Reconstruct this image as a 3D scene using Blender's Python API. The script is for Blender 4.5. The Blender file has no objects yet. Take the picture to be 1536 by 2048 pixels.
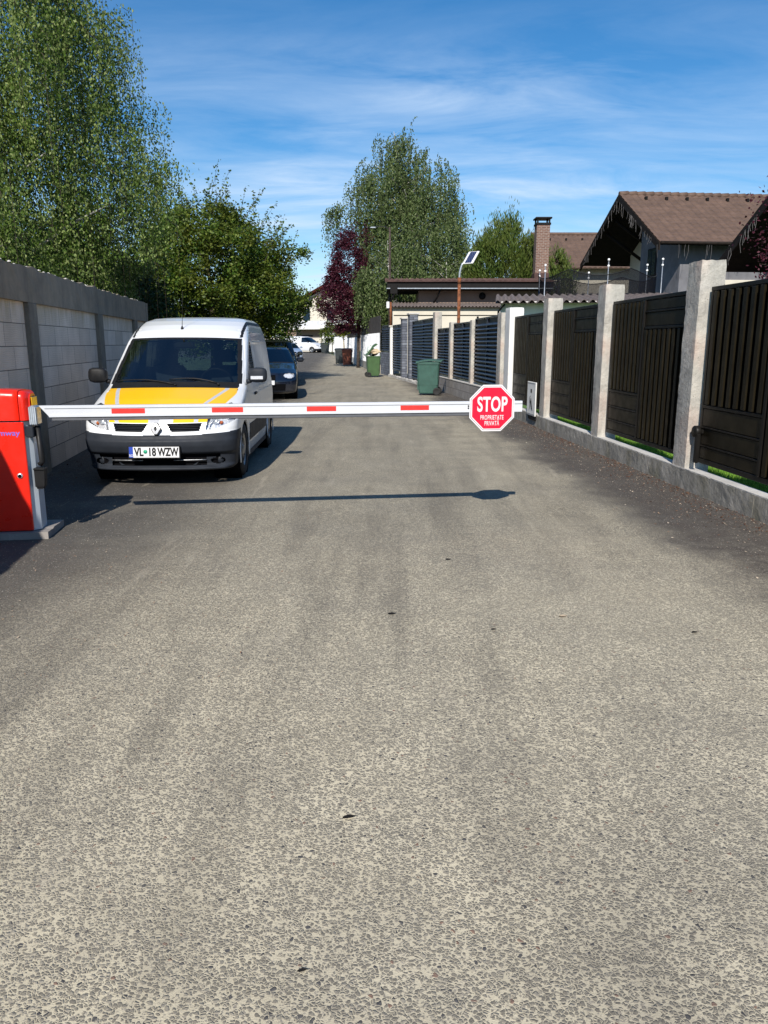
import bpy, math, random
import numpy as np
from mathutils import Vector, Matrix

random.seed(7)
rng = np.random.default_rng(11)
SC = bpy.context.scene
COL = SC.collection
rad = math.radians

# ------------------------------------------------------------------ camera
cam_d = bpy.data.cameras.new('camera')
cam = bpy.data.objects.new('camera', cam_d)
COL.objects.link(cam)
cam_d.sensor_fit = 'VERTICAL'
cam_d.sensor_height = 36.0
cam_d.lens = 1530.0 / 2048.0 * 36.0
cam_d.clip_start = 0.05
cam_d.clip_end = 4000
PITCH = math.atan((1024 - 687) / 1530.0)
cam.location = (0, 0, 1.5)
cam.rotation_euler = (math.pi / 2 - PITCH, 0, 0)
SC.camera = cam
SC.render.resolution_x, SC.render.resolution_y = 768, 1024

# ------------------------------------------------------------------ light
SUNV = Vector((-0.20, -1.32, 1.0)).normalized()
sun_d = bpy.data.lights.new('sun', 'SUN')
sun_d.energy = 5.0
sun_d.angle = rad(0.5)
sun_d.color = (1.0, 0.94, 0.85)
sun = bpy.data.objects.new('sun', sun_d)
COL.objects.link(sun)
sun.location = (0, 0, 40)
sun.rotation_euler = (-SUNV).to_track_quat('-Z', 'Y').to_euler()

world = bpy.data.worlds.new('World')
SC.world = world
world.use_nodes = True
wn, wl = world.node_tree.nodes, world.node_tree.links
wn.clear()
w_out = wn.new('ShaderNodeOutputWorld')
w_bg = wn.new('ShaderNodeBackground')
w_bg.inputs['Strength'].default_value = 0.105
sky = wn.new('ShaderNodeTexSky')
sky.sky_type = 'NISHITA'
sky.sun_disc = False
sky.sun_elevation = math.asin(SUNV.z)
sky.sun_rotation = rad(190.4)
sky.air_density = 1.0
sky.dust_density = 0.15
sky.ozone_density = 3.0
sky.altitude = 300
# thin cirrus: streaky noise on the sky directions projected to a high layer
tc = wn.new('ShaderNodeTexCoord')
sep = wn.new('ShaderNodeSeparateXYZ'); wl.new(tc.outputs['Generated'], sep.inputs[0])
def wmath(op, a, b=None, clamp=False):
    n = wn.new('ShaderNodeMath'); n.operation = op; n.use_clamp = clamp
    for i, v in enumerate((a, b)):
        if v is None: continue
        if isinstance(v, (int, float)): n.inputs[i].default_value = v
        else: wl.new(v, n.inputs[i])
    return n.outputs[0]
zc = wmath('ADD', wmath('MAXIMUM', sep.outputs['Z'], 0.0), 0.12)
px_ = wmath('DIVIDE', sep.outputs['X'], zc); py_ = wmath('DIVIDE', sep.outputs['Y'], zc)
comb = wn.new('ShaderNodeCombineXYZ'); wl.new(px_, comb.inputs[0]); wl.new(py_, comb.inputs[1])
mp = wn.new('ShaderNodeMapping'); wl.new(comb.outputs[0], mp.inputs[0])
mp.inputs['Rotation'].default_value = (0, 0, rad(28)); mp.inputs['Scale'].default_value = (0.42, 1.0, 1)
mp.inputs['Location'].default_value = (1.3, 0.35, 0)
n1 = wn.new('ShaderNodeTexNoise'); wl.new(mp.outputs[0], n1.inputs['Vector'])
n1.inputs['Scale'].default_value = 1.15; n1.inputs['Detail'].default_value = 4; n1.inputs['Roughness'].default_value = 0.5
n2 = wn.new('ShaderNodeTexNoise'); wl.new(mp.outputs[0], n2.inputs['Vector'])
n2.inputs['Scale'].default_value = 3.2; n2.inputs['Detail'].default_value = 9; n2.inputs['Roughness'].default_value = 0.62
n2.inputs['Distortion'].default_value = 0.5
r1 = wn.new('ShaderNodeMapRange'); wl.new(n1.outputs[0], r1.inputs[0]); r1.inputs[1].default_value = 0.43; r1.inputs[2].default_value = 0.66
r1.interpolation_type = 'SMOOTHSTEP'
r2 = wn.new('ShaderNodeMapRange'); wl.new(n2.outputs[0], r2.inputs[0]); r2.inputs[1].default_value = 0.34; r2.inputs[2].default_value = 0.74
veil = wn.new('ShaderNodeMapRange'); wl.new(sep.outputs['Z'], veil.inputs[0])   # the veil is thicker seen low, through more air
veil.inputs[1].default_value = 0.36; veil.inputs[2].default_value = 0.02; veil.inputs[3].default_value = 0.12; veil.inputs[4].default_value = 0.95
cl = wmath('MULTIPLY', wmath('MULTIPLY', r1.outputs[0], r2.outputs[0]), veil.outputs[0])
cl = wmath('ADD', wmath('MULTIPLY', cl, 1.5), wmath('MULTIPLY', r2.outputs[0], wmath('MULTIPLY', veil.outputs[0], 0.75)), True)
hs = wn.new('ShaderNodeHueSaturation'); hs.inputs['Saturation'].default_value = 1.34; hs.inputs['Value'].default_value = 1.0
wl.new(sky.outputs[0], hs.inputs['Color'])
mixw = wn.new('ShaderNodeMix'); mixw.data_type = 'RGBA'
wl.new(cl, mixw.inputs[0]); wl.new(hs.outputs[0], mixw.inputs[6]); mixw.inputs[7].default_value = (5.6, 6.9, 8.6, 1)
wl.new(mixw.outputs[2], w_bg.inputs['Color']); wl.new(w_bg.outputs[0], w_out.inputs['Surface'])

SC.view_settings.view_transform = 'Standard'
SC.view_settings.look = 'None'
SC.view_settings.gamma = 1.0
SC.view_settings.use_curve_mapping = False
SC.view_settings.exposure = 0.25
SC.cycles.use_denoising = True
SC.cycles.max_bounces = 8
SC.cycles.transparent_max_bounces = 16

# ------------------------------------------------------------------ plan of the street (metres)
def lerp_tab(tab, v):
    return float(np.interp(v, [a for a, _ in tab], [b for _, b in tab]))
RIGHT = [(-6, 3.95), (6.2, 3.25), (17, 2.62), (21, 2.28), (25, 1.85), (31, 1.1), (37, .2), (43.3, -.75), (51, -1.5), (60, -2.6), (75, -4.5), (98, -7.9)]
LEFT = [(-6, -1.9), (7.75, -3.75), (17, -5.0), (26, -6.3), (40, -8.0), (60, -10.5), (75, -14.0), (98, -24.0)]
def FR(y): return lerp_tab(RIGHT, y)
def FL(y): return lerp_tab(LEFT, y)
def GZ(y): return lerp_tab([(-99, 0), (45, 0), (66, .14), (80, .3), (95, .5), (400, .5)], y)

# ------------------------------------------------------------------ materials
class NT:
    def __init__(self, m):
        self.m = m; self.n = m.node_tree.nodes; self.l = m.node_tree.links
    def new(self, t, **k):
        n = self.n.new(t)
        for a, b in k.items(): setattr(n, a, b)
        return n
    def put(self, sock, v):
        if isinstance(v, (int, float)): sock.default_value = v
        elif isinstance(v, (tuple, list)): sock.default_value = v if len(v) != 3 or sock.type == 'VECTOR' else (*v, 1)
        else: self.l.new(v, sock)
    def coord(self, kind='Object'):
        return self.new('ShaderNodeTexCoord').outputs[kind]
    def mapping(self, v, scale=(1, 1, 1), rot=(0, 0, 0), loc=(0, 0, 0)):
        n = self.new('ShaderNodeMapping'); self.l.new(v, n.inputs[0])
        n.inputs['Scale'].default_value = scale; n.inputs['Rotation'].default_value = rot; n.inputs['Location'].default_value = loc
        return n.outputs[0]
    def noise(self, v, scale, detail=4, rough=.55, dist=0., out='Fac'):
        n = self.new('ShaderNodeTexNoise'); self.l.new(v, n.inputs['Vector'])
        n.inputs['Scale'].default_value = scale; n.inputs['Detail'].default_value = detail
        n.inputs['Roughness'].default_value = rough; n.inputs['Distortion'].default_value = dist
        return n.outputs[out]
    def voro(self, v, scale, feature='F1', out='Distance', rnd=1.):
        n = self.new('ShaderNodeTexVoronoi', feature=feature); self.l.new(v, n.inputs['Vector'])
        n.inputs['Scale'].default_value = scale; n.inputs['Randomness'].default_value = rnd
        return n.outputs[out]
    def rng(self, v, a, b, c=0., d=1., smooth=False):
        n = self.new('ShaderNodeMapRange'); self.l.new(v, n.inputs[0])
        for i, q in enumerate((a, b, c, d)): n.inputs[i + 1].default_value = q
        if smooth: n.interpolation_type = 'SMOOTHSTEP'
        return n.outputs[0]
    def math(self, op, a, b=None, clamp=False):
        n = self.new('ShaderNodeMath', operation=op, use_clamp=clamp)
        self.put(n.inputs[0], a)
        if b is not None: self.put(n.inputs[1], b)
        return n.outputs[0]
    def mix(self, f, a, b, mode='MIX'):
        n = self.new('ShaderNodeMix', data_type='RGBA', blend_type=mode)
        self.put(n.inputs[0], f); self.put(n.inputs[6], a); self.put(n.inputs[7], b)
        return n.outputs[2]
    def bump(self, h, strength=.3, dist=.01, normal=None):
        n = self.new('ShaderNodeBump'); self.l.new(h, n.inputs['Height'])
        n.inputs['Strength'].default_value = strength; n.inputs['Distance'].default_value = dist
        if normal is not None: self.l.new(normal, n.inputs['Normal'])
        return n.outputs[0]

def new_mat(name):
    m = bpy.data.materials.new(name); m.use_nodes = True
    m.node_tree.nodes.clear()
    t = NT(m)
    o = t.new('ShaderNodeOutputMaterial'); p = t.new('ShaderNodeBsdfPrincipled')
    t.l.new(p.outputs[0], o.inputs[0])
    t.p = p; t.o = o
    return m, t

def simple(name, col, rough=.6, metal=0., var=.12, vscale=6., bump=0., bscale=60., spec=.5, coat=0.):
    m, t = new_mat(name)
    v = t.coord()
    n = t.noise(v, vscale, 5, .6)
    c2 = tuple(max(0, c * (1 - 2 * var)) for c in col)
    c3 = tuple(min(1, c * (1 + var)) for c in col)
    t.put(t.p.inputs['Base Color'], t.mix(t.rng(n, .3, .7), c2, c3))
    t.put(t.p.inputs['Roughness'], t.rng(t.noise(v, vscale * 3, 3), .3, .7, max(.02, rough - .08), min(1, rough + .08)))
    t.p.inputs['Metallic'].default_value = metal
    t.p.inputs['Specular IOR Level'].default_value = spec
    if coat: t.p.inputs['Coat Weight'].default_value = coat; t.p.inputs['Coat Roughness'].default_value = .04
    if bump:
        t.put(t.p.inputs['Normal'], t.bump(t.noise(v, bscale, 5, .65), bump, .004))
    return m

def paint(name, col, dirt=.25, rough=.28, inside=(.03, .03, .035)):
    m, t = new_mat(name)
    v = t.coord()
    d = t.math('MULTIPLY', t.rng(t.noise(v, 3.5, 6, .65), .45, .8), dirt)
    low = t.rng(t.new('ShaderNodeSeparateXYZ').outputs[2], 0, 1)
    s = t.new('ShaderNodeSeparateXYZ'); t.l.new(v, s.inputs[0])
    spl = t.math('MULTIPLY', t.rng(s.outputs[2], .55, .15, 0, 1), t.rng(t.noise(v, 25, 5, .7), .4, .7, .1, .6))
    f = t.math('ADD', d, t.math('MULTIPLY', spl, dirt * 2.2), True)
    c = t.mix(f, col, (.30, .27, .22))
    g = t.new('ShaderNodeNewGeometry')
    c = t.mix(g.outputs['Backfacing'], c, inside)
    t.put(t.p.inputs['Base Color'], c)
    t.put(t.p.inputs['Roughness'], t.math('ADD', t.math('MULTIPLY', f, .35), rough))
    t.p.inputs['Coat Weight'].default_value = .6; t.p.inputs['Coat Roughness'].default_value = .06
    return m

def glass_tint(name, tint=(.35, .42, .42), refl=.08, dark=.55):
    m, t = new_mat(name)
    t.n.remove(t.p)
    tr = t.new('ShaderNodeBsdfTransparent'); tr.inputs[0].default_value = (*[c * (1 - dark * .3) for c in tint], 1)
    gl = t.new('ShaderNodeBsdfGlossy'); gl.inputs['Roughness'].default_value = .03; gl.inputs['Color'].default_value = (.9, .95, 1, 1)
    fr = t.new('ShaderNodeFresnel'); fr.inputs[0].default_value = 1.5
    mx = t.new('ShaderNodeMixShader')
    f = t.math('ADD', fr.outputs[0], refl * .3, True)
    t.l.new(f, mx.inputs[0]); t.l.new(tr.outputs[0], mx.inputs[1]); t.l.new(gl.outputs[0], mx.inputs[2])
    t.l.new(mx.outputs[0], t.o.inputs[0])
    return m

def concrete(name, col=(.33, .31, .28), dark=(.16, .155, .145), bump=.5, stain=(.36, .20, .14), stain_amt=.0, board=False, lo=.38, hi=.68):
    m, t = new_mat(name)
    v = t.coord('Generated') if False else t.coord()
    a = t.noise(v, 2.2, 8, .62)
    b = t.noise(v, 16, 6, .7)
    st = t.noise(t.mapping(v, (9, 9, .7)), 1.2, 5, .6)     # rain streaks run down
    f = t.math('ADD', t.math('MULTIPLY', a, .55), t.math('ADD', t.math('MULTIPLY', b, .2), t.math('MULTIPLY', st, .25)))
    c = t.mix(t.rng(f, lo, hi), dark, col)
    pit = t.voro(v, 42)
    pits = t.math('MULTIPLY', t.rng(pit, .16, .05), t.rng(t.noise(v, 9, 3), .5, .62))
    c = t.mix(t.math('MULTIPLY', pits, .7), c, tuple(q * .45 for q in dark))
    if stain_amt:
        c = t.mix(t.math('MULTIPLY', t.rng(t.noise(t.mapping(v, (2, 2, 1), loc=(3, 1, 5)), 1.6, 4), .52, .72), stain_amt), c, stain)
    t.put(t.p.inputs['Base Color'], c)
    t.p.inputs['Roughness'].default_value = .92
    h = t.math('SUBTRACT', t.math('ADD', t.noise(v, 30, 8, .7), t.math('MULTIPLY', a, 1.2)), t.math('MULTIPLY', pits, 1.2))
    if board:
        w = t.new('ShaderNodeTexWave'); w.bands_direction = 'Z'; w.inputs['Scale'].default_value = 2.2; w.inputs['Distortion'].default_value = 3.5; w.inputs['Detail'].default_value = 4
        w.inputs['Detail Scale'].default_value = 3
        t.l.new(v, w.inputs[0]); h = t.math('ADD', h, t.math('MULTIPLY', w.outputs['Fac'], .35))
    t.put(t.p.inputs['Normal'], t.bump(h, bump, .012))
    return m

M = {}
M['white'] = paint('white_paint', (.70, .715, .735), .07, .25)
M['yellow'] = paint('yellow_paint', (.90, .50, .006), .10, .34)
M['tape'] = simple('reflective_tape', (.46, .47, .50), .45, 0, .08, 40, .2, 160)
M['bumper'] = simple('grey_plastic', (.022, .026, .034), .55, 0, .15, 5, .25, 220, spec=.18)
M['black'] = simple('black_plastic', (.012, .012, .013), .5, 0, .1, 8, spec=.25)
M['void'] = simple('dark_recess', (.004, .004, .005), .8, 0, .1, 8, spec=.05)
M['rubber'] = simple('tyre_rubber', (.018, .018, .018), .85, 0, .2, 12, .3, 80)
M['hub'] = simple('wheel_rim_metal', (.36, .37, .38), .35, .85, .1, 20)
M['chrome'] = simple('chrome', (.80, .81, .83), .2, .75, .05, 10)
M['reflector'] = simple('lamp_reflector', (.80, .81, .84), .22, .35, .10, 60, .9, 40, coat=.5)
M['amber'] = simple('amber_bulb', (.55, .13, .015), .25, 0, .05, 10, coat=.5)
M['clear'] = glass_tint('clear_lens', (.95, .96, .97), .15, 0)
M['wind'] = glass_tint('windscreen_glass', (.46, .56, .56), .22, .3)
M['tint'] = glass_tint('tinted_window', (.10, .13, .15), .15, .3)
M['cabin'] = simple('cabin_plastic', (.022, .026, .034), .7, 0, .1, 5)
M['seat'] = simple('seat_cloth', (.03, .034, .045), .9, 0, .2, 20)
M['blueblack'] = paint('dark_blue_paint', (.003, .006, .016), .06, .12)
M['blackcar'] = paint('black_car_paint', (.010, .013, .012), .06, .12)
M['silver'] = paint('silver_blue_paint', (.26, .33, .45), .1, .2)
M['barwhite'] = simple('white_boom_paint', (.60, .62, .66), .32, 0, .03, 3, coat=.3)
M['bargrey'] = simple('boom_rubber_edge', (.10, .105, .12), .6, 0, .1, 12)
M['red'] = simple('red_cabinet_paint', (.80, .018, .006), .32, 0, .04, 3, .08, 90, coat=.35)
M['redsticker'] = simple('red_sticker', (.72, .03, .022), .5, 0, .1, 30)
M['signred'] = simple('sign_red', (.78, .004, .035), .4, 0, .03, 4)
M['signwhite'] = simple('sign_white', (.70, .70, .71), .45, 0, .02, 4)
M['signgrey'] = simple('sign_line_grey', (.20, .03, .05), .5, 0, .02, 4)
M['cabsilver'] = simple('cabinet_aluminium', (.55, .62, .70), .38, .35, .05, 3, .1, 80)
M['lettblue'] = simple('blue_lettering', (.16, .13, .60), .5, 0, .05, 10)
M['lens'] = simple('yellow_lens', (.80, .42, .02), .25, 0, .05, 10, coat=.5)
M['slab'] = concrete('slab_concrete', (.36, .33, .30), (.20, .18, .17), .3)
M['conc'] = concrete('post_concrete', (.56, .53, .47), (.20, .19, .175), 1.0, (.55, .32, .24), .30, False, .36, .60)
M['base'] = concrete('footing_concrete', (.42, .39, .34), (.13, .125, .11), 1.0, (.17, .155, .09), .6, False, .36, .62)
M['cap'] = concrete('footing_top', (.62, .60, .56), (.40, .38, .35), .5)
M['wallconc'] = concrete('wall_beam_concrete', (.36, .30, .225), (.17, .145, .118), .5, (.2, .17, .12), .4)
M['colconc'] = concrete('wall_column_concrete', (.30, .265, .21), (.13, .115, .098), .6, (.20, .16, .09), .4)
M['gate'] = simple('dark_brown_gate_paint', (.014, .011, .0055), .42, 0, .25, 3, .2, 50, spec=.16)
M['gateframe'] = simple('dark_gate_frame', (.010, .009, .008), .42, 0, .15, 3, .1, 60, spec=.18)
M['louver'] = simple('navy_louvre_paint', (.016, .021, .034), .38, 0, .1, 5, .1, 50, spec=.5)
M['rust'] = simple('rusty_steel', (.22, .075, .028), .85, .1, .35, 14, .4, 90)
M['rustdark'] = simple('brown_rusted_hinge', (.10, .04, .03), .7, .2, .3, 14, .4, 90)
M['galv'] = simple('galvanised_steel', (.50, .53, .56), .35, .7, .1, 12)
M['binG'] = simple('dark_green_bin_plastic', (.040, .100, .080), .42, 0, .12, 4, .15, 60)
M['binLG'] = simple('green_bin_plastic', (.055, .115, .042), .5, 0, .12, 4, .15, 60)
M['binB'] = simple('brown_bin_plastic', (.24, .065, .032), .55, 0, .12, 4)
M['binK'] = simple('dark_grey_bin_plastic', (.028, .036, .038), .5, 0, .12, 4)
M['wood'] = simple('dark_stained_wood', (.018, .013, .010), .7, 0, .25, 9, .3, 40, spec=.15)
M['render_white'] = simple('white_render', (.74, .73, .70), .9, 0, .06, 1.5, .25, 40)
M['render_cream'] = simple('cream_render', (.62, .575, .48), .9, 0, .05, 1.5, .2, 40)
M['render_grey'] = simple('blue_grey_render', (.165, .165, .18), .92, 0, .12, 2.5, .4, 12)
M['render_brown'] = simple('brown_beige_render', (.25, .18, .14), .9, 0, .08, 1.5, .2, 30)
M['trim'] = simple('dark_trim', (.013, .012, .012), .6, 0, .1, 5, spec=.12)
M['winglass'] = simple('window_pane', (.015, .03, .05), .06, 0, .1, 2)
M['ball'] = simple('white_ball', (.85, .85, .84), .5, 0, .02, 5)
M['paper'] = simple('crumpled_paper', (.62, .50, .34), .8, 0, .25, 9, .4, 30)
M['plasticbag'] = simple('pale_plastic_bag', (.60, .66, .62), .4, 0, .2, 12, .4, 30)
M['bark_w'] = None

def bark(name, c1, c2, scale=(3, 3, 12), lo=.45, hi=.6):
    m, t = new_mat(name); v = t.coord()
    n = t.noise(t.mapping(v, scale), 1.5, 6, .7)
    t.put(t.p.inputs['Base Color'], t.mix(t.rng(n, lo, hi), c1, c2))
    t.p.inputs['Roughness'].default_value = .9
    t.put(t.p.inputs['Normal'], t.bump(t.noise(v, 30, 6, .7), .6, .02))
    return m
M['bark_w'] = bark('birch_bark', (.05, .045, .04), (.55, .53, .49), (3, 3, 14), .40, .5)
M['bark_d'] = bark('dark_bark', (.025, .018, .014), (.09, .065, .05))
M['bark_p'] = bark('pale_trunk', (.30, .24, .14), (.48, .42, .30))

def leafmat(name, cols, trans=.35, rough=.5):
    """cols: three base colours picked per leaf"""
    m, t = new_mat(name)
    g = t.new('ShaderNodeNewGeometry')
    cr = t.new('ShaderNodeValToRGB'); t.l.new(g.outputs['Random Per Island'], cr.inputs[0])
    cr.color_ramp.elements[0].color = (*cols[0], 1); cr.color_ramp.elements[1].color = (*cols[2], 1)
    e = cr.color_ramp.elements.new(.5); e.color = (*cols[1], 1)
    clump = t.rng(t.noise(t.coord(), .8, 4, .65), .42, .62)
    c = t.mix(t.math('MULTIPLY', clump, .55), cr.outputs[0], tuple(q for q in cols[3]))
    t.put(t.p.inputs['Base Color'], c)
    t.p.inputs['Roughness'].default_value = rough
    t.p.inputs['Specular IOR Level'].default_value = .22
    tl = t.new('ShaderNodeBsdfTranslucent'); t.put(tl.inputs[0], c)
    mx = t.new('ShaderNodeMixShader'); mx.inputs[0].default_value = trans
    t.l.new(t.p.outputs[0], mx.inputs[1]); t.l.new(tl.outputs[0], mx.inputs[2]); t.l.new(mx.outputs[0], t.o.inputs[0])
    return m
M['leaf_birch'] = leafmat('birch_leaf', [(.06, .115, .016), (.12, .19, .032), (.36, .42, .16), (.05, .085, .014)], .36, .5)
M['leaf_birch2'] = leafmat('weeping_birch_leaf', [(.060, .100, .028), (.105, .155, .046), (.27, .32, .15), (.06, .085, .024)], .38)
M['leaf_green'] = leafmat('broad_leaf', [(.028, .072, .008), (.055, .108, .012), (.18, .23, .04), (.10, .09, .010)], .28)
M['leaf_dark'] = leafmat('dark_hedge_leaf', [(.012, .03, .006), (.02, .045, .009), (.04, .07, .014), (.02, .035, .008)], .2)
M['leaf_purple'] = leafmat('purple_leaf', [(.03, .006, .012), (.06, .012, .022), (.13, .035, .055), (.05, .01, .02)], .25)
M['leaf_pine'] = leafmat('pine_needle', [(.035, .07, .014), (.06, .105, .02), (.13, .17, .04), (.10, .11, .02)], .15)
M['leaf_yellow'] = leafmat('yellow_green_leaf', [(.12, .16, .01), (.20, .22, .02), (.30, .28, .03), (.16, .20, .02)])
M['grassblade'] = leafmat('grass_blade', [(.12, .26, .03), (.20, .38, .05), (.32, .52, .08), (.16, .30, .04)], .4)

def road_mat():
    m, t = new_mat('exposed_aggregate_asphalt')
    v = t.coord()
    s = t.new('ShaderNodeSeparateXYZ'); t.l.new(v, s.inputs[0])
    X, Y = s.outputs[0], s.outputs[1]
    # across-road coordinate, straightened with the drift of the street
    xr = t.math('ADD', X, t.math('MULTIPLY', Y, .055))
    wob = t.noise(v, .55, 5, .6)
    xw = t.math('ADD', xr, t.math('MULTIPLY', t.math('SUBTRACT', wob, .5), 1.3))
    # warped coordinates for stones
    nz = t.new('ShaderNodeTexNoise'); nz.inputs['Scale'].default_value = 55; nz.inputs['Detail'].default_value = 2
    t.l.new(v, nz.inputs['Vector'])
    wv = t.new('ShaderNodeVectorMath', operation='SCALE'); t.l.new(nz.outputs['Color'], wv.inputs[0]); wv.inputs['Scale'].default_value = .017
    av = t.new('ShaderNodeVectorMath', operation='ADD'); t.l.new(v, av.inputs[0]); t.l.new(wv.outputs[0], av.inputs[1])
    vv = t.mapping(av.outputs[0], (1, 1, 0))
    e = t.voro(vv, 92, 'DISTANCE_TO_EDGE')
    cc = t.voro(vv, 92, 'F1', 'Color')
    sc = t.new('ShaderNodeSeparateColor'); t.l.new(cc, sc.inputs[0])
    e2 = t.voro(t.mapping(av.outputs[0], (1, 1, 0), loc=(5, 3, 0)), 150, 'F1', 'Distance')
    f1 = t.voro(vv, 92, 'F1', 'Distance')
    thr = t.rng(t.noise(v, 26, 3), .3, .7, .02, .11)
    rad_ = t.math('ADD', t.rng(t.noise(v, 30, 4, .7), .3, .7, .64, .40), t.math('MULTIPLY', sc.outputs[1], .16))
    stone = t.rng(t.math('MINIMUM', t.math('SUBTRACT', e, thr), t.math('SUBTRACT', rad_, f1)), -.02, .045)
    v2 = t.mapping(av.outputs[0], (1, 1, 0), loc=(5, 3, 0))
    c2_ = t.new('ShaderNodeSeparateColor'); t.l.new(t.voro(v2, 150, 'F1', 'Color'), c2_.inputs[0])
    small = t.math('MULTIPLY', t.rng(t.voro(v2, 150, 'F1', 'Distance'), .44, .34), t.math('GREATER_THAN', c2_.outputs[1], .35))             # 1 on a stone, 0 in the sandy binder
    # colours
    stc = t.mix(sc.outputs[0], (.195, .174, .136), (.385, .345, .270))
    odd = t.math('GREATER_THAN', sc.outputs[2], .982)
    stc = t.mix(odd, stc, (.085, .082, .082))
    odd2 = t.math('LESS_THAN', sc.outputs[2], .006)
    stc = t.mix(odd2, stc, (.24, .15, .11))
    sand = t.mix(t.rng(t.noise(v, 3.0, 4), .35, .7), (.55, .485, .35), (.70, .62, .45))
    c = t.mix(t.math('MULTIPLY', small, .85), sand, t.mix(c2_.outputs[0], (.21, .187, .155), (.39, .345, .28)))
    c = t.mix(stone, c, stc)
    # dust: how much sandy binder lies over the asphalt
    fine = t.rng(t.noise(v, 150, 4, .75), .34, .66)
    dust = t.rng(t.noise(t.mapping(v, (1, .35, 1)), 1.4, 5, .6), .38, .62)
    near = t.rng(Y, 2.6, 7.0, 1.0, 0.0, True)                          # freshly gritted stretch near the viewer
    mid = t.math('MULTIPLY', t.rng(xw, -2.1, -.5, 0, 1, True), t.rng(xw, 2.95, 2.30, 0, 1, True))
    track = t.math('MULTIPLY', t.rng(xw, 1.2, 1.85, 0, 1, True), t.rng(xw, 2.5, 2.1, 0, 1, True))
    darkas = t.mix(fine, (.050, .045, .040), (.125, .112, .096))
    # sparse pale chips on dark asphalt
    chips = t.math('MULTIPLY', t.rng(t.voro(t.mapping(v, (1, 1, 0)), 26, 'F1'), .12, .06), t.math('GREATER_THAN', t.noise(v, 7, 2), .5))
    darkas = t.mix(t.math('MULTIPLY', chips, .8), darkas, (.50, .47, .42))
    midas = t.mix(fine, (.090, .081, .065), (.270, .242, .192))
    far = t.mix(mid, darkas, t.mix(t.math('MULTIPLY', dust, .30), midas, (.34, .31, .25)))
    far = t.mix(t.math('MULTIPLY', track, t.rng(t.noise(v, 1.6, 5, .65), .40, .66, 0, .60)), far, (.42, .37, .28))
    nmask = t.math('MULTIPLY', near, t.rng(t.math('ADD', xw, t.math('MULTIPLY', Y, -.25)), -3.3, -1.7, .12, 1, True))
    # stones still show weakly farther away
    far2 = t.mix(t.math('MULTIPLY', t.math('MULTIPLY', t.math('SUBTRACT', 1.0, stone), .48), mid), far, sand)
    c = t.mix(nmask, far2, c)
    # patchy greys
    c = t.mix(t.rng(t.noise(v, 1.1, 6, .65), .35, .72, 0, .30), c, (.15, .145, .135))
    c = t.mix(t.rng(t.noise(t.mapping(v, loc=(9, 4, 2)), .8, 5, .6), .56, .74, 0, .28), c, (.42, .375, .285))
    # old scrape marks and faint tyre-swept streaks
    stv = t.mapping(v, (4.2, .55, 1), (0, 0, rad(-24)))
    c = t.mix(t.math('MULTIPLY', t.rng(t.noise(stv, 1.3, 5, .6), .61, .70), .42), c, (.46, .41, .32))
    stv2 = t.mapping(v, (3.0, .30, 1), (0, 0, rad(5)), (7, 1, 0))
    c = t.mix(t.math('MULTIPLY', t.rng(t.noise(stv2, 1.0, 5, .6), .48, .66), .32), c, (.085, .077, .068))
    # a darker, litter-stained strip by the right-hand footing
    right = t.rng(xw, 2.45, 3.0, 0, 1, True)
    gr = t.mix(t.rng(t.noise(v, 90, 5, .8), .36, .64), (.040, .034, .030), (.135, .115, .10))
    c = t.mix(t.math('MULTIPLY', right, t.rng(t.noise(v, 5, 6, .75), .34, .58, .15, .95)), c, gr)
    ch2 = t.math('MULTIPLY', t.rng(t.voro(t.mapping(v, (1, 1, 0), loc=(2, 8, 0)), 48, 'F1'), .27, .12), t.math('GREATER_THAN', t.noise(v, 9, 5, .8), .50))
    c = t.mix(t.math('MULTIPLY', t.math('MULTIPLY', ch2, t.math('SUBTRACT', 1.0, mid)), .75), c, (.46, .42, .36))
    t.put(t.p.inputs['Base Color'], c)
    t.p.inputs['Roughness'].default_value = .88
    t.p.inputs['Specular IOR Level'].default_value = .3
    h = t.math('ADD', t.math('MULTIPLY', t.math('MULTIPLY', stone, t.rng(e, .0, .30, .35, 1)), t.math('ADD', .5, t.math('MULTIPLY', sc.outputs[0], .9))), t.math('MULTIPLY', fine, .25))
    h = t.math('ADD', h, t.math('MULTIPLY', small, .18))
    t.put(t.p.inputs['Normal'], t.bump(h, .85, .0035))
    return m
M['road'] = road_mat()
M['soil'] = simple('dry_soil_grass', (.10, .12, .05), .95, 0, .4, 1.5, .5, 20)
M['lawn'] = simple('lawn_soil', (.10, .20, .035), .95, 0, .35, 6, .5, 40)

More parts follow.
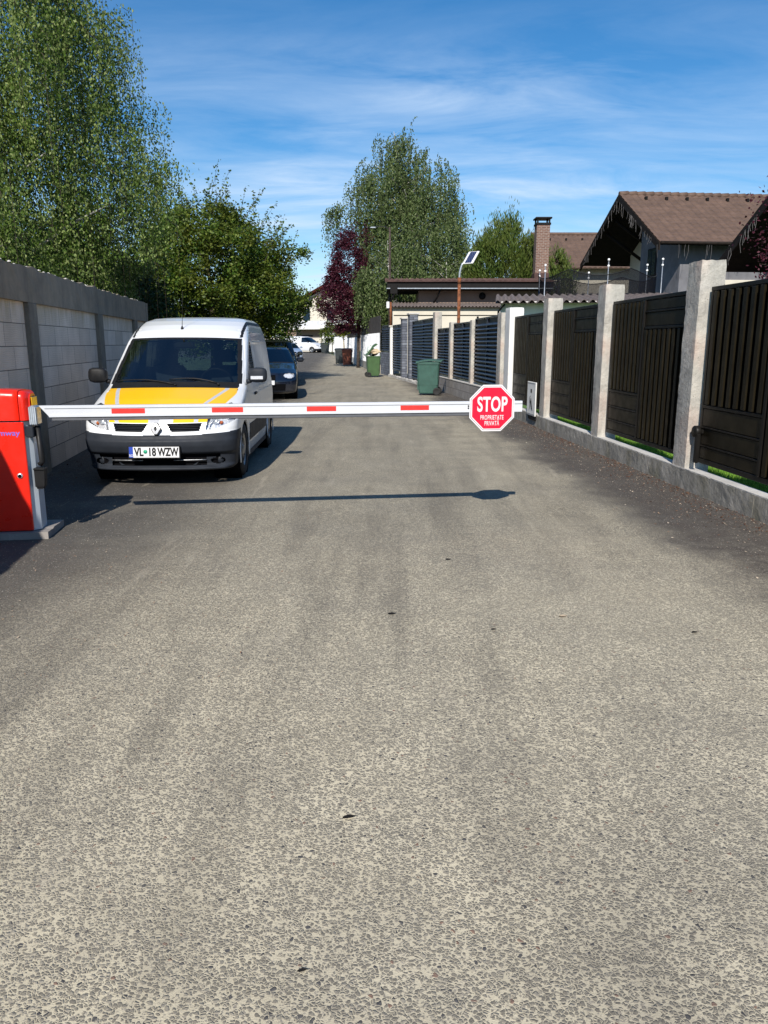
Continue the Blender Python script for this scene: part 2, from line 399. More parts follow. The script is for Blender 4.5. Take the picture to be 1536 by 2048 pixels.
def block_mat(name):
    m, t = new_mat(name)
    v = t.coord()
    s = t.new('ShaderNodeSeparateXYZ'); t.l.new(v, s.inputs[0])
    cb = t.new('ShaderNodeCombineXYZ'); t.l.new(s.outputs[1], cb.inputs[0]); t.l.new(s.outputs[2], cb.inputs[1])
    b = t.new('ShaderNodeTexBrick'); t.l.new(cb.outputs[0], b.inputs['Vector'])
    b.inputs['Scale'].default_value = 1.0; b.inputs['Brick Width'].default_value = .62; b.inputs['Row Height'].default_value = .245
    b.inputs['Mortar Size'].default_value = .0045; b.inputs['Mortar Smooth'].default_value = .25; b.offset = .42; b.inputs['Bias'].default_value = 0
    b.inputs['Color1'].default_value = (.58, .50, .42, 1); b.inputs['Color2'].default_value = (.76, .66, .57, 1); b.inputs['Mortar'].default_value = (.10, .09, .085, 1)
    grain = t.new('ShaderNodeTexWave'); grain.bands_direction = 'Z'; grain.inputs['Scale'].default_value = 14; grain.inputs['Distortion'].default_value = 5; grain.inputs['Detail'].default_value = 2
    grain.inputs['Detail Scale'].default_value = .6
    t.l.new(v, grain.inputs[0])
    c = t.mix(t.rng(t.noise(v, 3, 5), .35, .7, 0, .35), b.outputs['Color'], (.33, .28, .23))
    c = t.mix(t.math('MULTIPLY', t.rng(s.outputs[2], 1.62, 1.95), t.rng(t.noise(t.mapping(v, (1, 3, .6)), 3, 4), .4, .65, 0, .7)), c, (.40, .33, .18))
    t.put(t.p.inputs['Base Color'], c); t.p.inputs['Roughness'].default_value = .95
    h = t.math('ADD', t.math('MULTIPLY', b.outputs['Fac'], -2.5), t.math('MULTIPLY', grain.outputs['Fac'], .35))
    h = t.math('ADD', h, t.math('MULTIPLY', t.noise(v, 40, 5), .5))
    t.put(t.p.inputs['Normal'], t.bump(h, .7, .006))
    return m
M['blocks'] = block_mat('aerated_block_wall')

def brick_mat(name, c1, c2, mor, bw, rh, ms, axis='XZ', bump=.6):
    m, t = new_mat(name); v = t.coord()
    s = t.new('ShaderNodeSeparateXYZ'); t.l.new(v, s.inputs[0])
    cb = t.new('ShaderNodeCombineXYZ')
    t.l.new(t.math('ADD', s.outputs[0], s.outputs[1]) if axis == 'XYZ' else s.outputs['XYZ'.index(axis[0])], cb.inputs[0]); t.l.new(s.outputs[2], cb.inputs[1])
    b = t.new('ShaderNodeTexBrick'); t.l.new(cb.outputs[0], b.inputs['Vector'])
    b.inputs['Scale'].default_value = 1; b.inputs['Brick Width'].default_value = bw; b.inputs['Row Height'].default_value = rh; b.inputs['Mortar Size'].default_value = ms
    b.inputs['Color1'].default_value = (*c1, 1); b.inputs['Color2'].default_value = (*c2, 1); b.inputs['Mortar'].default_value = (*mor, 1)
    c = t.mix(t.rng(t.noise(v, 9, 5), .3, .7, 0, .4), b.outputs['Color'], tuple(q * .5 for q in c1))
    t.put(t.p.inputs['Base Color'], c); t.p.inputs['Roughness'].default_value = .9
    t.put(t.p.inputs['Normal'], t.bump(t.math('ADD', t.math('MULTIPLY', b.outputs['Fac'], -1.5), t.noise(v, 25, 5)), bump, .01))
    return m
M['brick'] = brick_mat('chimney_brick', (.15, .075, .055), (.22, .12, .085), (.33, .28, .24), .25, .085, .012, 'XYZ')
M['stone'] = brick_mat('slate_stone_cladding', (.10, .11, .14), (.22, .24, .28), (.05, .05, .06), .32, .11, .008, 'XYZ', .9)
M['greyblock'] = brick_mat('grey_block', (.27, .25, .235), (.36, .335, .31), (.20, .18, .17), .42, .21, .01, 'YZ', .6)
M['tile'] = simple('brown_roof_tile', (.125, .078, .056), .75, 0, .16, 2.5, .25, 30)
M['redtile'] = simple('red_roof_tile', (.26, .055, .035), .8, 0, .16, 2.5, .25, 30)
M['corr'] = simple('weathered_corrugated_sheet', (.17, .135, .12), .85, 0, .22, 3, .4, 25)
M['corr2'] = simple('dark_brown_roof_sheet', (.075, .038, .032), .8, 0, .2, 3, .3, 25)
M['panelwhite'] = simple('white_sheet_wall', (.66, .67, .69), .55, 0, .12, 2, .1, 30)
M['darkfence'] = simple('grey_brown_slats', (.055, .048, .045), .7, 0, .2, 5, .2, 30, spec=.2)
def net_mat():
    m, t = new_mat('black_net'); t.n.remove(t.p)
    d = t.new('ShaderNodeBsdfDiffuse'); d.inputs[0].default_value = (.012, .012, .015, 1)
    tr = t.new('ShaderNodeBsdfTransparent'); mx = t.new('ShaderNodeMixShader')
    f = t.rng(t.noise(t.mapping(t.coord(), (60, 60, 60)), 1, 2), .3, .7, .45, .85)
    t.l.new(f, mx.inputs[0]); t.l.new(tr.outputs[0], mx.inputs[1]); t.l.new(d.outputs[0], mx.inputs[2]); t.l.new(mx.outputs[0], t.o.inputs[0])
    return m
M['net'] = net_mat()
def solar_mat():
    m, t = new_mat('solar_cells'); v = t.coord()
    b = t.new('ShaderNodeTexBrick'); t.l.new(v, b.inputs['Vector']); b.offset = 0
    b.inputs['Scale'].default_value = 1; b.inputs['Brick Width'].default_value = .06; b.inputs['Row Height'].default_value = .06; b.inputs['Mortar Size'].default_value = .002
    b.inputs['Color1'].default_value = (.012, .02, .07, 1); b.inputs['Color2'].default_value = (.018, .028, .09, 1); b.inputs['Mortar'].default_value = (.15, .17, .22, 1)
    t.put(t.p.inputs['Base Color'], b.outputs['Color']); t.p.inputs['Roughness'].default_value = .35
    return m
M['solar'] = solar_mat()

# ------------------------------------------------------------------ mesh helpers
def mesh_obj(name, verts, faces, mat, parent=None, smooth=False):
    me = bpy.data.meshes.new(name)
    verts = np.asarray(verts, dtype=np.float32).reshape(-1, 3)
    if isinstance(faces, np.ndarray):
        k = faces.shape[1]; nf = len(faces)
        me.vertices.add(len(verts)); me.vertices.foreach_set('co', verts.ravel())
        me.loops.add(nf * k); me.loops.foreach_set('vertex_index', faces.astype(np.int32).ravel())
        me.polygons.add(nf); me.polygons.foreach_set('loop_start', np.arange(0, nf * k, k, dtype=np.int32))
        me.update(calc_edges=True)
    else:
        me.from_pydata([tuple(map(float, v)) for v in verts], [], faces); me.update()
    if smooth:
        me.polygons.foreach_set('use_smooth', [True] * len(me.polygons))
    if mat is not None: me.materials.append(M[mat] if isinstance(mat, str) else mat)
    o = bpy.data.objects.new(name, me); COL.objects.link(o)
    if parent is not None: o.parent = parent
    return o

def tag(o, label=None, cat=None, group=None, kind=None):
    if label: o['label'] = label
    if cat: o['category'] = cat
    if group: o['group'] = group
    if kind: o['kind'] = kind
    return o

def empty(name, loc, rz=0., label=None, cat=None, group=None):
    o = bpy.data.objects.new(name, None); COL.objects.link(o)
    o.empty_display_size = .2
    o.location = loc; o.rotation_euler = (0, 0, rz)
    return tag(o, label, cat, group)

def copy_tree(o, parent=None):
    c = o.copy(); COL.objects.link(c); c.parent = parent
    for ch in list(o.children): copy_tree(ch, c)
    return c

class MB:
    """collects shapes for one mesh"""
    def __init__(s): s.v = []; s.f = []; s.sm = []
    def add(s, v, f, smooth=False):
        o = len(s.v); s.v += [tuple(map(float, p)) for p in v]; s.f += [tuple(i + o for i in q) for q in f]; s.sm += [smooth] * len(f); return s
    def box(s, x0, x1, y0, y1, z0, z1, b=0., mat=None):
        if b > 0:
            vs = []; rings = []
            for z, ins in ((z0, b), (z0 + b, 0), (z1 - b, 0), (z1, b)):
                c = [(x0 + ins + b, y0 + ins), (x1 - ins - b, y0 + ins), (x1 - ins, y0 + ins + b), (x1 - ins, y1 - ins - b), (x1 - ins - b, y1 - ins), (x0 + ins + b, y1 - ins), (x0 + ins, y1 - ins - b), (x0 + ins, y0 + ins + b)]
                rings.append([(a, d, z) for a, d in c])
            vs = [p for r in rings for p in r]; f = []
            for k in range(3):
                for i in range(8): f.append((k * 8 + i, k * 8 + (i + 1) % 8, (k + 1) * 8 + (i + 1) % 8, (k + 1) * 8 + i))
            f.append(tuple(range(7, -1, -1))); f.append(tuple(range(24, 32)))
        else:
            vs = [(x0, y0, z0), (x1, y0, z0), (x1, y1, z0), (x0, y1, z0), (x0, y0, z1), (x1, y0, z1), (x1, y1, z1), (x0, y1, z1)]
            f = [(0, 3, 2, 1), (4, 5, 6, 7), (0, 1, 5, 4), (1, 2, 6, 5), (2, 3, 7, 6), (3, 0, 4, 7)]
        if mat is not None: vs = [mat @ Vector(p) for p in vs]
        return s.add(vs, f)
    def prism(s, poly, a0, a1, axis='y', mat=None):
        """poly: 2D outline (counter-clockwise), extruded along axis"""
        def P(u, w, a):
            return {'y': (u, a, w), 'x': (a, u, w), 'z': (u, w, a)}[axis]
        n = len(poly); vs = [P(u, w, a0) for u, w in poly] + [P(u, w, a1) for u, w in poly]
        f = [tuple(range(n)), tuple(range(2 * n - 1, n - 1, -1))] + [(i, i + n, (i + 1) % n + n, (i + 1) % n) for i in range(n)]
        if axis in 'xz': f = [tuple(reversed(q)) for q in f]
        if mat is not None: vs = [mat @ Vector(p) for p in vs]
        return s.add(vs, f)
    def tube(s, pts, rs, n=8, cap=True, smooth=True):
        pts = [Vector(p) for p in pts]
        if isinstance(rs, (int, float)): rs = [rs] * len(pts)
        vs = []; f = []; up = Vector((.13, .27, 1)).normalized(); prev = None
        for i, p in enumerate(pts):
            d = (pts[min(i + 1, len(pts) - 1)] - pts[max(i - 1, 0)])
            d = d.normalized() if d.length > 1e-9 else Vector((0, 0, 1))
            if prev is None:
                a = d.orthogonal().normalized()
            else:
                a = (prev - d * prev.dot(d)); a = a.normalized() if a.length > 1e-6 else d.orthogonal().normalized()
            prev = a; b = d.cross(a)
            for k in range(n):
                t = 2 * math.pi * k / n
                vs.append(p + (a * math.cos(t) + b * math.sin(t)) * rs[i])
        for i in range(len(pts) - 1):
            for k in range(n): f.append((i * n + k, i * n + (k + 1) % n, (i + 1) * n + (k + 1) % n, (i + 1) * n + k))
        s.add(vs, f, smooth)
        if cap:
            o = len(s.v) - len(vs)
            s.f += [tuple(o + k for k in range(n - 1, -1, -1)), tuple(o + (len(pts) - 1) * n + k for k in range(n))]; s.sm += [False, False]
        return s
    def lathe(s, prof, n=32, axis='z', c=(0, 0, 0), smooth=True, arc=2 * math.pi):
        vs = []; f = []; c = Vector(c); full = abs(arc - 2 * math.pi) < 1e-6; m = n if full else n + 1
        for r, h in prof:
            for k in range(m):
                t = arc * k / n
                p = {'z': (r * math.cos(t), r * math.sin(t), h), 'x': (h, r * math.cos(t), r * math.sin(t)), 'y': (r * math.sin(t), h, r * math.cos(t))}[axis]
                vs.append(c + Vector(p))
        for i in range(len(prof) - 1):
            for k in range(n): f.append((i * m + k, i * m + (k + 1) % m, (i + 1) * m + (k + 1) % m, (i + 1) * m + k))
        return s.add(vs, f, smooth)
    def build(s, name, mat, parent=None, smooth=None):
        o = mesh_obj(name, s.v, s.f, mat, parent)
        o.data.polygons.foreach_set('use_smooth', s.sm if smooth is None else [smooth] * len(s.f))
        return o

def text_obj(name, txt, size, mat, parent, loc, rot=(0, 0, 0), extrude=.001, bold=0., sx=1., align='CENTER', spacing=1.):
    cu = bpy.data.curves.new(name, 'FONT'); cu.body = txt; cu.size = size; cu.extrude = extrude; cu.offset = bold
    cu.align_x = align; cu.align_y = 'CENTER'; cu.space_character = spacing
    to = bpy.data.objects.new('tmp', cu); COL.objects.link(to)
    bpy.context.view_layer.update()
    me = bpy.data.meshes.new_from_object(to.evaluated_get(bpy.context.evaluated_depsgraph_get()))
    bpy.data.objects.remove(to); bpy.data.curves.remove(cu)
    me.name = name; me.materials.clear(); me.materials.append(M[mat])
    for v in me.vertices: v.co.x *= sx
    o = bpy.data.objects.new(name, me); COL.objects.link(o); o.parent = parent
    o.location = loc; o.rotation_euler = rot
    return o

def bez(a, b, c, n=10):
    a, b, c = Vector(a), Vector(b), Vector(c)
    return [a * (1 - t) ** 2 + b * 2 * t * (1 - t) + c * t * t for t in [i / n for i in range(n + 1)]]


# ------------------------------------------------------------------ ground, road, yards
def strip(name, ys, xl, xr, dz, mat, nx=6):
    v = []; f = []
    for y in ys:
        a, b = xl(y), xr(y)
        for i in range(nx + 1): v.append((a + (b - a) * i / nx, y, GZ(y) + dz))
    for j in range(len(ys) - 1):
        for i in range(nx):
            k = j * (nx + 1) + i; f.append((k, k + 1, k + nx + 2, k + nx + 1))
    return tag(mesh_obj(name, v, f, mat), kind='structure')
strip('ground', [-300, -60, -6, 10, 30, 45, 50, 55, 60, 66, 73, 80, 88, 95, 130, 250, 600, 1500], lambda y: -900, lambda y: 900, -.012, 'soil', 2)
strip('road', [-8, -3, 0, 3, 6, 9, 12, 17, 21, 25, 31, 37, 43, 45, 48, 51, 55, 60, 63, 66, 70, 75, 80, 85, 90, 95, 98, 106],
      lambda y: FL(y) - .6 - (0 if y < 60 else (y - 60) * .3), lambda y: FR(y) + .12, 0.0, 'road', 8)
strip('lawn', [-8, 0, 6.2, 12, 17, 21, 28], lambda y: FR(y) + .15, lambda y: 40, .03, 'lawn', 3)
strip('back_yard', [28, 33, 38, 44, 60], lambda y: FR(y) + .3, lambda y: 60, .05, 'soil', 3)

def blades(name, n, xf, y0, y1, z, h, mat, label, cat):
    y = rng.uniform(y0, y1, n); x = np.array([xf(q) for q in y]) + rng.uniform(0, 1, n) ** 1.1 * 1.9
    a = rng.uniform(0, 2 * np.pi, n); hh = h * rng.uniform(.5, 1.3, n); w = .006
    c = np.stack([x, y, np.full(n, z)], 1); d = np.stack([np.cos(a), np.sin(a), 0 * a], 1)
    lean = np.stack([rng.normal(0, .35, n), rng.normal(0, .35, n), np.ones(n)], 1) * hh[:, None]
    v = np.stack([c - d * w, c + d * w, c + lean], 1).reshape(-1, 3)
    o = mesh_obj(name, v, np.arange(3 * n).reshape(-1, 3), mat)
    return tag(o, label, cat, kind='stuff')
blades('lawn_grass', 90000, lambda y: FR(y) + .2, 4.5, 17, .025, .07, 'grassblade', 'bright green lawn grass behind the brown gates', 'grass')

# ------------------------------------------------------------------ left block wall
def rough_prism(mb, y0, y1, x0, x1, z0, z1, ny, jit, nz=1, nx=2):
    """box along y whose surface vertices are jittered, for cast concrete"""
    ys = np.linspace(y0, y1, ny + 1); ring = []
    zs = np.linspace(z0, z1, nz + 1); xs = np.linspace(x0, x1, nx + 1)
    prof = [(x0, z) for z in zs] + [(x, z1) for x in xs[1:]] + [(x1, z) for z in zs[::-1][1:]] + [(x, z0) for x in xs[::-1][1:-1]]
    n = len(prof); v = []
    for y in ys:
        for (x, z) in prof:
            k = jit * (1.6 if z >= z1 - 1e-6 else 1)
            v.append((x + rng.normal(0, jit * .6), y, z + (rng.normal(0, k) if z > z0 + .02 else 0)))
    f = [(j * n + i, j * n + (i + 1) % n, (j + 1) * n + (i + 1) % n, (j + 1) * n + i) for j in range(ny) for i in range(n)]
    f = [tuple(reversed(q)) for q in f]
    f += [tuple(range(n)), tuple(reversed(range(ny * n, ny * n + n)))]
    mb.add(v, [tuple(reversed(q)) for q in f])

bw = empty('block_wall', (-3.87, 7.75, 0), math.atan(.135), 'long shaded wall of pale blocks with concrete columns and top beam, left of the van', 'wall')
mb = MB(); rough_prism(mb, -15, 9.2, -.25, .055, 1.95, 2.33, 160, .006, 3); mb.build('top_beam', 'wallconc', bw)
cols = [-12.6, -9.2, -5.8, -2.35, 1.07, 4.5, 7.6]
for c in cols:
    mb = MB(); mb.box(-.2, .055, c, c + .3, -.05, 1.95, .006); mb.build('column', 'colconc', bw)
prev = -14.9
for c in cols + [9.0]:
    mb = MB(); mb.box(-.2, -.003, prev, c, -.05, 1.95); mb.build('panel', 'blocks', bw); prev = c + .3
mb = MB(); mb.box(-.25, .10, 9.0, 9.25, -.05, 1.95, .006); mb.build('column', 'colconc', bw)
lump = MB()
for i in range(150):
    y = rng.uniform(-2, 9.1); r = rng.uniform(.006, .02)
    lump.lathe([(0, -r * .4), (r, -r * .2), (r * .8, r * .4), (0, r * .7)], 6, 'z', (rng.uniform(-.05, .05), y, 2.333 + rng.uniform(0, .004)), False)
lump.build('mortar_crumbs', 'cap', bw)

# ------------------------------------------------------------------ right-hand footing, posts, gates
FA = math.atan(.0583)
def rframe(name, y, label, cat, group=None, z=0.):
    """an empty on the right-hand fence line; its local y runs along the fence away from the viewer"""
    return empty(name, (3.25 - .0583 * (y - 6.2), y, z), FA, label, cat, group)
ft = rframe('footing_wall', 6.2, 'low stained concrete footing with pale top edge under the brown gates', 'footing wall')
segs = [(-9, -1.2), (-1.2, .35), (.35, 2.7), (2.7, 4.75), (4.75, 7.6), (7.6, 10.45)]
for (a, b) in segs:
    mb = MB(); rough_prism(mb, a, b - .006, 0, .135, -.05, .205, max(6, int((b - a) / .07)), .0018, 4, 3); mb.build('cast_section', 'base', ft)
    mb = MB(); rough_prism(mb, a, b - .004, .005 + rng.normal(0, .002), .14, .207, .219, max(6, int((b - a) / .07)), .002, 1, 4); mb.build('top_edge', 'cap', ft)

def post(y, h, w=.30, d=.26, mat='conc', label='', jit=.0026, name='fence_post', z0=.0, front=.008):
    r = rframe(name, y, label, 'fence post', 'concrete posts of the right-hand fence')
    # rough cast column: rings with jittered outline and worn corners
    nz = 46; v = []; n = 20
    base = []
    def edge(a, b, k):
        return [(a[0] + (b[0] - a[0]) * i / k, a[1] + (b[1] - a[1]) * i / k) for i in range(k)]
    x0, x1 = front, front + d
    for a, b in (((x0, 0), (x1, 0)), ((x1, 0), (x1, w)), ((x1, w), (x0, w)), ((x0, w), (x0, 0))): base += edge(a, b, 5)
    off = rng.normal(0, jit * .5, len(base))
    for k in range(nz + 1):
        z = z0 + (h - z0) * k / nz
        chip = [abs(rng.normal(0, jit * 1.3)) * (1.8 if rng.uniform() < .12 else 1) if i % 5 == 0 else 0 for i in range(len(base))]
        for i, (x, yy) in enumerate(base):
            cx, cy = (x0 + x1) / 2, w / 2
            s_ = 1 - (chip[i] / .2) - (0.04 if k == nz else 0)
            top = 0 if k < nz - 1 else rng.normal(0, jit * 1.2)
            v.append((cx + (x - cx) * s_ + rng.normal(0, jit * .35), cy + (yy - cy) * s_ + off[i] + rng.normal(0, jit * .25), z + top))
    nb = len(base)
    f = [(k * nb + i, k * nb + (i + 1) % nb, (k + 1) * nb + (i + 1) % nb, (k + 1) * nb + i) for k in range(nz) for i in range(nb)]
    v.append(((x0 + x1) / 2, w / 2, h + .004)); f += [(nz * nb + i, nz * nb + (i + 1) % nb, len(v) - 1) for i in range(nb)]
    mesh_obj('shaft', v, f, mat, r)
    return r
pl = ['rough concrete post at the near end of the gate that the right edge cuts off', 'tallest-looking rough concrete post with a chipped rounded top, beside the largest gate',
      'concrete post with a notched top between the second and third brown gates', 'concrete post beside the white notice board']
for y, h, lb in ((2.05, 2.28, 'concrete post at the near end of the footing wall, closest to the viewer'), (5.0, 2.30, pl[0]), (7.95, 2.31, pl[1]), (10.72, 2.28, pl[2]), (13.62, 2.26, pl[3])):
    p = post(y, h, label=lb)
    for hz in (.62, 1.78):      # rusty hinge straps cast into the near face
        mb = MB(); mb.box(.19, .262, -.05, -.002, hz, hz + .05, .004); mb.tube([(.245, -.045, hz - .03), (.245, -.045, hz + .09)], .016, 8); mb.build('hinge', 'rustdark', p)
wp = post(16.62, 2.24, .45, .30, 'render_white', 'smooth white painted post between the brown gates and the blue louvred fence', .0015, 'gate_post')

def gate(y0, y1, label):
    L = y1 - y0; g = rframe('metal_gate', y0, label, 'gate', 'dark brown metal gates on the right')
    x = .105; zb, zt = .295, 2.05
    f = MB()
    f.box(x, x + .045, 0, L, zt - .04, zt, .003); f.box(x, x + .045, 0, L, zb, zb + .05, .003)
    f.box(x, x + .045, 0, .045, zb + .051, zt - .041, .003); f.box(x, x + .045, L - .045, L, zb + .051, zt - .041, .003)
    m = L * .53
    f.box(x - .018, x + .04, m - .02, m + .02, zb + .051, zt - .041, .003)
    zt2 = 1.70; zb2 = .86
    f.box(x - .006, x + .03, .046, m - .021, zt2 - .03, zt2, .003)
    f.box(x - .006, x + .03, m + .021, L - .046, zb2, zb2 + .03, .003)
    f.box(x - .005, x + .03, .046, m - .021, 1.865, 1.885, .002)
    f.box(x - .005, x + .03, m + .021, L - .046, .655, .672, .002); f.box(x - .005, x + .03, m + .021, L - .046, .47, .487, .002)
    f.build('frame', 'gateframe', g)
    b = MB(); b.box(x + .026, x + .034, .046, L - .046, zb + .051, zt - .041); b.build('gap_shade_sheet', 'void', g)  # near-black sheet paints the shadow lines between the slats
    s = MB()
    def slats(a, c, z0, z1):
        n = max(2, int((c - a) / .128)); p = (c - a) / n
        for i in range(n):
            q = a + p * (i + .5)
            s.box(x - .014, x + .012, q - .034, q + .034, z0 + .006, z1 - .006, .004)
    slats(.05, m - .022, zb + .055, zt2 - .032); slats(m + .022, L - .05, zb2 + .032, zt - .043)
    s.build('vertical_slats', 'gate', g)
    for z0, z1 in ((1.705, 1.86), (1.89, 2.0)): MB().box(x + .004, x + .02, .05, m - .024, z0, z1, .004).build('board', 'gate', g)
    for z0, z1 in ((.35, .465), (.492, .65), (.677, .855)): MB().box(x + .004, x + .02, m + .024, L - .05, z0, z1, .004).build('board', 'gate', g)
    return g
gl_ = ['wide dark brown metal gate cut by the right edge, nearest the viewer', 'dark brown metal gate between the chipped post and the notched post',
       'dark brown metal gate between the notched post and the post beside the notice board', 'farthest dark brown gate, behind the white notice board']
gate(2.40, 4.96, 'dark brown metal gate at the near end of the footing wall, closest to the viewer'); g1 = gate(5.34, 7.90, gl_[0]); gate(8.30, 10.68, gl_[1]); gate(11.07, 13.58, gl_[2]); gate(13.97, 16.58, gl_[3])
mb = MB(); mb.lathe([(0, -.03), (.052, -.03), (.06, -.02), (.06, .02), (.052, .03), (0, .03)], 24, 'x', (.05, 2.50, .62)); mb.box(.03, .07, 2.43, 2.49, .30, .60, .008); mb.box(.0495, .11, 2.46, 2.54, .60, .64, .004)
mb.build('roller_latch', 'gateframe', g1)

# white notice board leaning in front of the farthest gate
nb = rframe('notice_board', 14.02, 'white notice board with a faint technical drawing hung low on the farthest brown gate', 'notice board', z=.09)
mb = MB(); mb.box(-.045, -.022, 0, .62, .10, .72, .008); mb.build('panel', 'render_white', nb)
mb = MB()
for a, b, c, d in ((.03, .59, .685, .70), (.03, .59, .12, .135), (.03, .042, .14, .68), (.578, .59, .14, .68)): mb.box(-.0475, -.0455, a, b, c, d)
mb.build('border_line', 'galv', nb)
mb = MB(); mb.box(-.048, -.0455, .27, .36, .52, .585)
mb.tube([(-.047, .2, .2), (-.047, .31, .42), (-.047, .42, .2)], .006, 5); mb.tube([(-.047, .31, .42), (-.047, .31, .30), (-.047, .25, .22)], .006, 5); mb.tube([(-.047, .37, .31), (-.047, .42, .40), (-.047, .36, .46)], .005, 5)
mb.build('drawing', 'trim', nb)
mb = MB(); mb.box(-.03, .10, .05, .57, .02, .095, .01); mb.build('bracket', 'trim', nb)

# ------------------------------------------------------------------ blue louvred fence and its posts
def seg_frame(name, y0, y1, label, cat, group=None, dx=0., z=0.):
    a = Vector((FR(y0) + dx, y0)); b = Vector((FR(y1) + dx, y1)); L = (b - a).length
    e = empty(name, (a.x, a.y, z), math.atan2(-(b - a).x, (b - a).y), label, cat, group)
    return e, L
def louver(y0, y1, z0, z1, label, n=15):
    e, L = seg_frame('louvred_panel', y0, y1, label, 'fence panel', 'dark blue louvred panels', .05)
    f = MB(); f.box(0, .04, 0, .04, z0, z1, .003); f.box(0, .04, L - .04, L, z0, z1, .003); f.box(-.004, .036, L / 2 - .02, L / 2 + .02, z0, z1, .003)
    f.box(0, .04, .041, L - .041, z0, z0 + .035, .002); f.box(0, .04, .041, L - .041, z1 - .03, z1, .002)
    f.build('frame', 'louver', e)
    s = MB(); p = (z1 - z0 - .16) / n
    for i in range(n):
        z = z0 + .05 + p * i
        poly = [(-.022, z), (-.024, z + p * .10), (-.014, z + p * .30), (.006, z + p * .50), (.030, z + p * .66), (.034, z + p * .62), (.012, z + p * .46), (-.006, z + p * .27), (-.016, z + p * .10), (-.016, z)]
        s.prism([(a, b) for a, b in poly], .042, L - .042, 'y')
    s.build('blades', 'louver', e)
    s = MB(); s.box(.0365, .0395, .042, L - .042, z0 + .036, z1 - .031); s.build('gap_shade_sheet', 'black', e)  # added black sheet, its colour stands for the shade under each blade
    return e
bwall, L = seg_frame('grey_block_wall', 17.62, 26.2, 'low wall of grey hollow blocks under the blue louvred panels', 'wall')
mb = MB(); mb.box(0, .2, 0, L, -.05, .43, .004); mb.build('blocks', 'greyblock', bwall)
mb = MB(); mb.box(-.008, .21, 0, L, .432, .46, .004); mb.build('capping', 'cap', bwall)
def fpost(y, h, w, d, mat, label, cat='fence post', name='slim_post', cap=None, group='posts of the louvred fence'):
    e, _ = seg_frame(name, y, y + w, label, cat, group, -.03)
    mb = MB(); mb.box(0, d, 0, w, -.05, h, .008); mb.build('shaft', mat, e)
    if cap:
        mb = MB(); mb.box(-.04, d + .04, -.04, w + .04, h + .001, h + .06, .008); mb.build('cap', cap, e)
    return e
fpost(17.25, 2.16, .36, .20, 'conc', 'rough narrow concrete post right behind the white painted post')
louver(17.65, 20.5, .50, 2.13, 'tallest blue louvred panel, nearest the viewer beside the white post')
fpost(20.55, 2.10, .24, .19, 'conc', 'slim pale post between the two nearest louvred panels')
louver(20.82, 23.4, .50, 2.08, 'second nearest blue louvred panel, in front of the rusty lamp pole')
fpost(23.45, 2.12, .26, .19, 'conc', 'slim pale post left of the rusty lamp pole')
louver(23.75, 26.0, .50, 1.98, 'blue louvred panel directly right of the large green bin')
fpost(26.1, 2.52, .34, .24, 'conc', 'taller pale post just above the large green bin')
louver(26.5, 31.2, .12, 2.36, 'wide blue louvred gate behind the large green bin', 19)
fpost(31.3, 2.62, .45, .34, 'stone', 'wide slate-clad pillar left of the large green bin', 'pillar', 'stone_pillar', 'cap', 'slate-clad pillars')
fpost(33.0, 2.50, .4, .22, 'stone', 'narrow slate-clad pillar behind the wide one', 'pillar', 'stone_pillar', 'cap', 'slate-clad pillars')
louver(33.5, 36.0, .3, 2.32, 'blue louvred panel left of the slate-clad pillars', 17)
mp_ = fpost(36.2, 2.25, .2, .13, 'render_white', 'pale grey metal post with white cap left of the slate pillars', cap='render_cream')
sw, L = seg_frame('slate_wall', 36.5, 39.4, 'low slate-clad wall beside the overflowing green bin', 'wall')
mb = MB(); mb.box(0, .2, 0, L, -.05, 1.08, .005); mb.build('cladding', 'stone', sw)
louver(36.55, 39.3, 1.12, 2.36, 'farthest blue louvred panel, on top of the low slate wall', 10)
kb, L = seg_frame('white_kerb', 26.5, 36.4, 'broken whitish concrete kerb at the foot of the louvred gate', 'kerb')
mb = MB(); rough_prism(mb, 0, L, -.10, .03, -.05, .10, 60, .01, 2, 2); mb.build('kerb_stone', 'cap', kb)

# white sheet wall with dark slats on top, farther along the street
for (a, b, lb, top, dk) in ((39.9, 45.4, 'white sheet fence with dark slats on top, right of the purple tree', 2.05, 2.9), (45.5, 51.2, 'white sheet fence with dark slats directly behind the purple tree trunk', 2.0, 2.85),
                            (52.6, 63.0, 'weathered white wall with dark slats behind the brown bin', 1.85, 2.75), (63.2, 78.0, 'peeling white wall behind the dark grey bin', 1.95, 2.7)):
    e, L = seg_frame('sheet_fence', a, b, lb, 'fence', 'white fences along the far right side', z=GZ((a + b) / 2) - .02)
    mb = MB(); mb.box(0, .16, 0, L, -.1, .45, .01); mb.build('plinth', 'base' if a < 50 else 'cap', e)
    mb = MB(); n = int(L / .22); v = []
    pts = []
    for i in range(n):
        y = L * i / n; p = L / n
        pts += [(.03, y), (.03, y + p * .8), (.0, y + p * .84), (.0, y + p * .96)]
    pts.append((.03, L))
    v = [(x, y, .452) for x, y in pts] + [(x, y, top) for x, y in pts] + [(x + .02, y, .452) for x, y in pts] + [(x + .02, y, top) for x, y in pts]
    k = len(pts)
    f = [(i + 1, i, i + k, i + 1 + k) for i in range(k - 1)] + [(i + 2 * k, i + 1 + 2 * k, i + 1 + 3 * k, i + 3 * k) for i in range(k - 1)] + [(i + k, i + 3 * k, i + 1 + 3 * k, i + 1 + k) for i in range(k - 1)]
    mb.add(v, f); mb.build('sheet', 'panelwhite', e)
    mb = MB()
    q = .02
    while q < L - .12:
        mb.box(.06, .085, q, q + .10, top - .12, dk + rng.normal(0, .01)); q += .125
    mb.box(.086, .12, 0, L, top + .05, top + .1); mb.box(.086, .12, 0, L, dk - .2, dk - .15)
    mb.build('slats', 'darkfence', e)

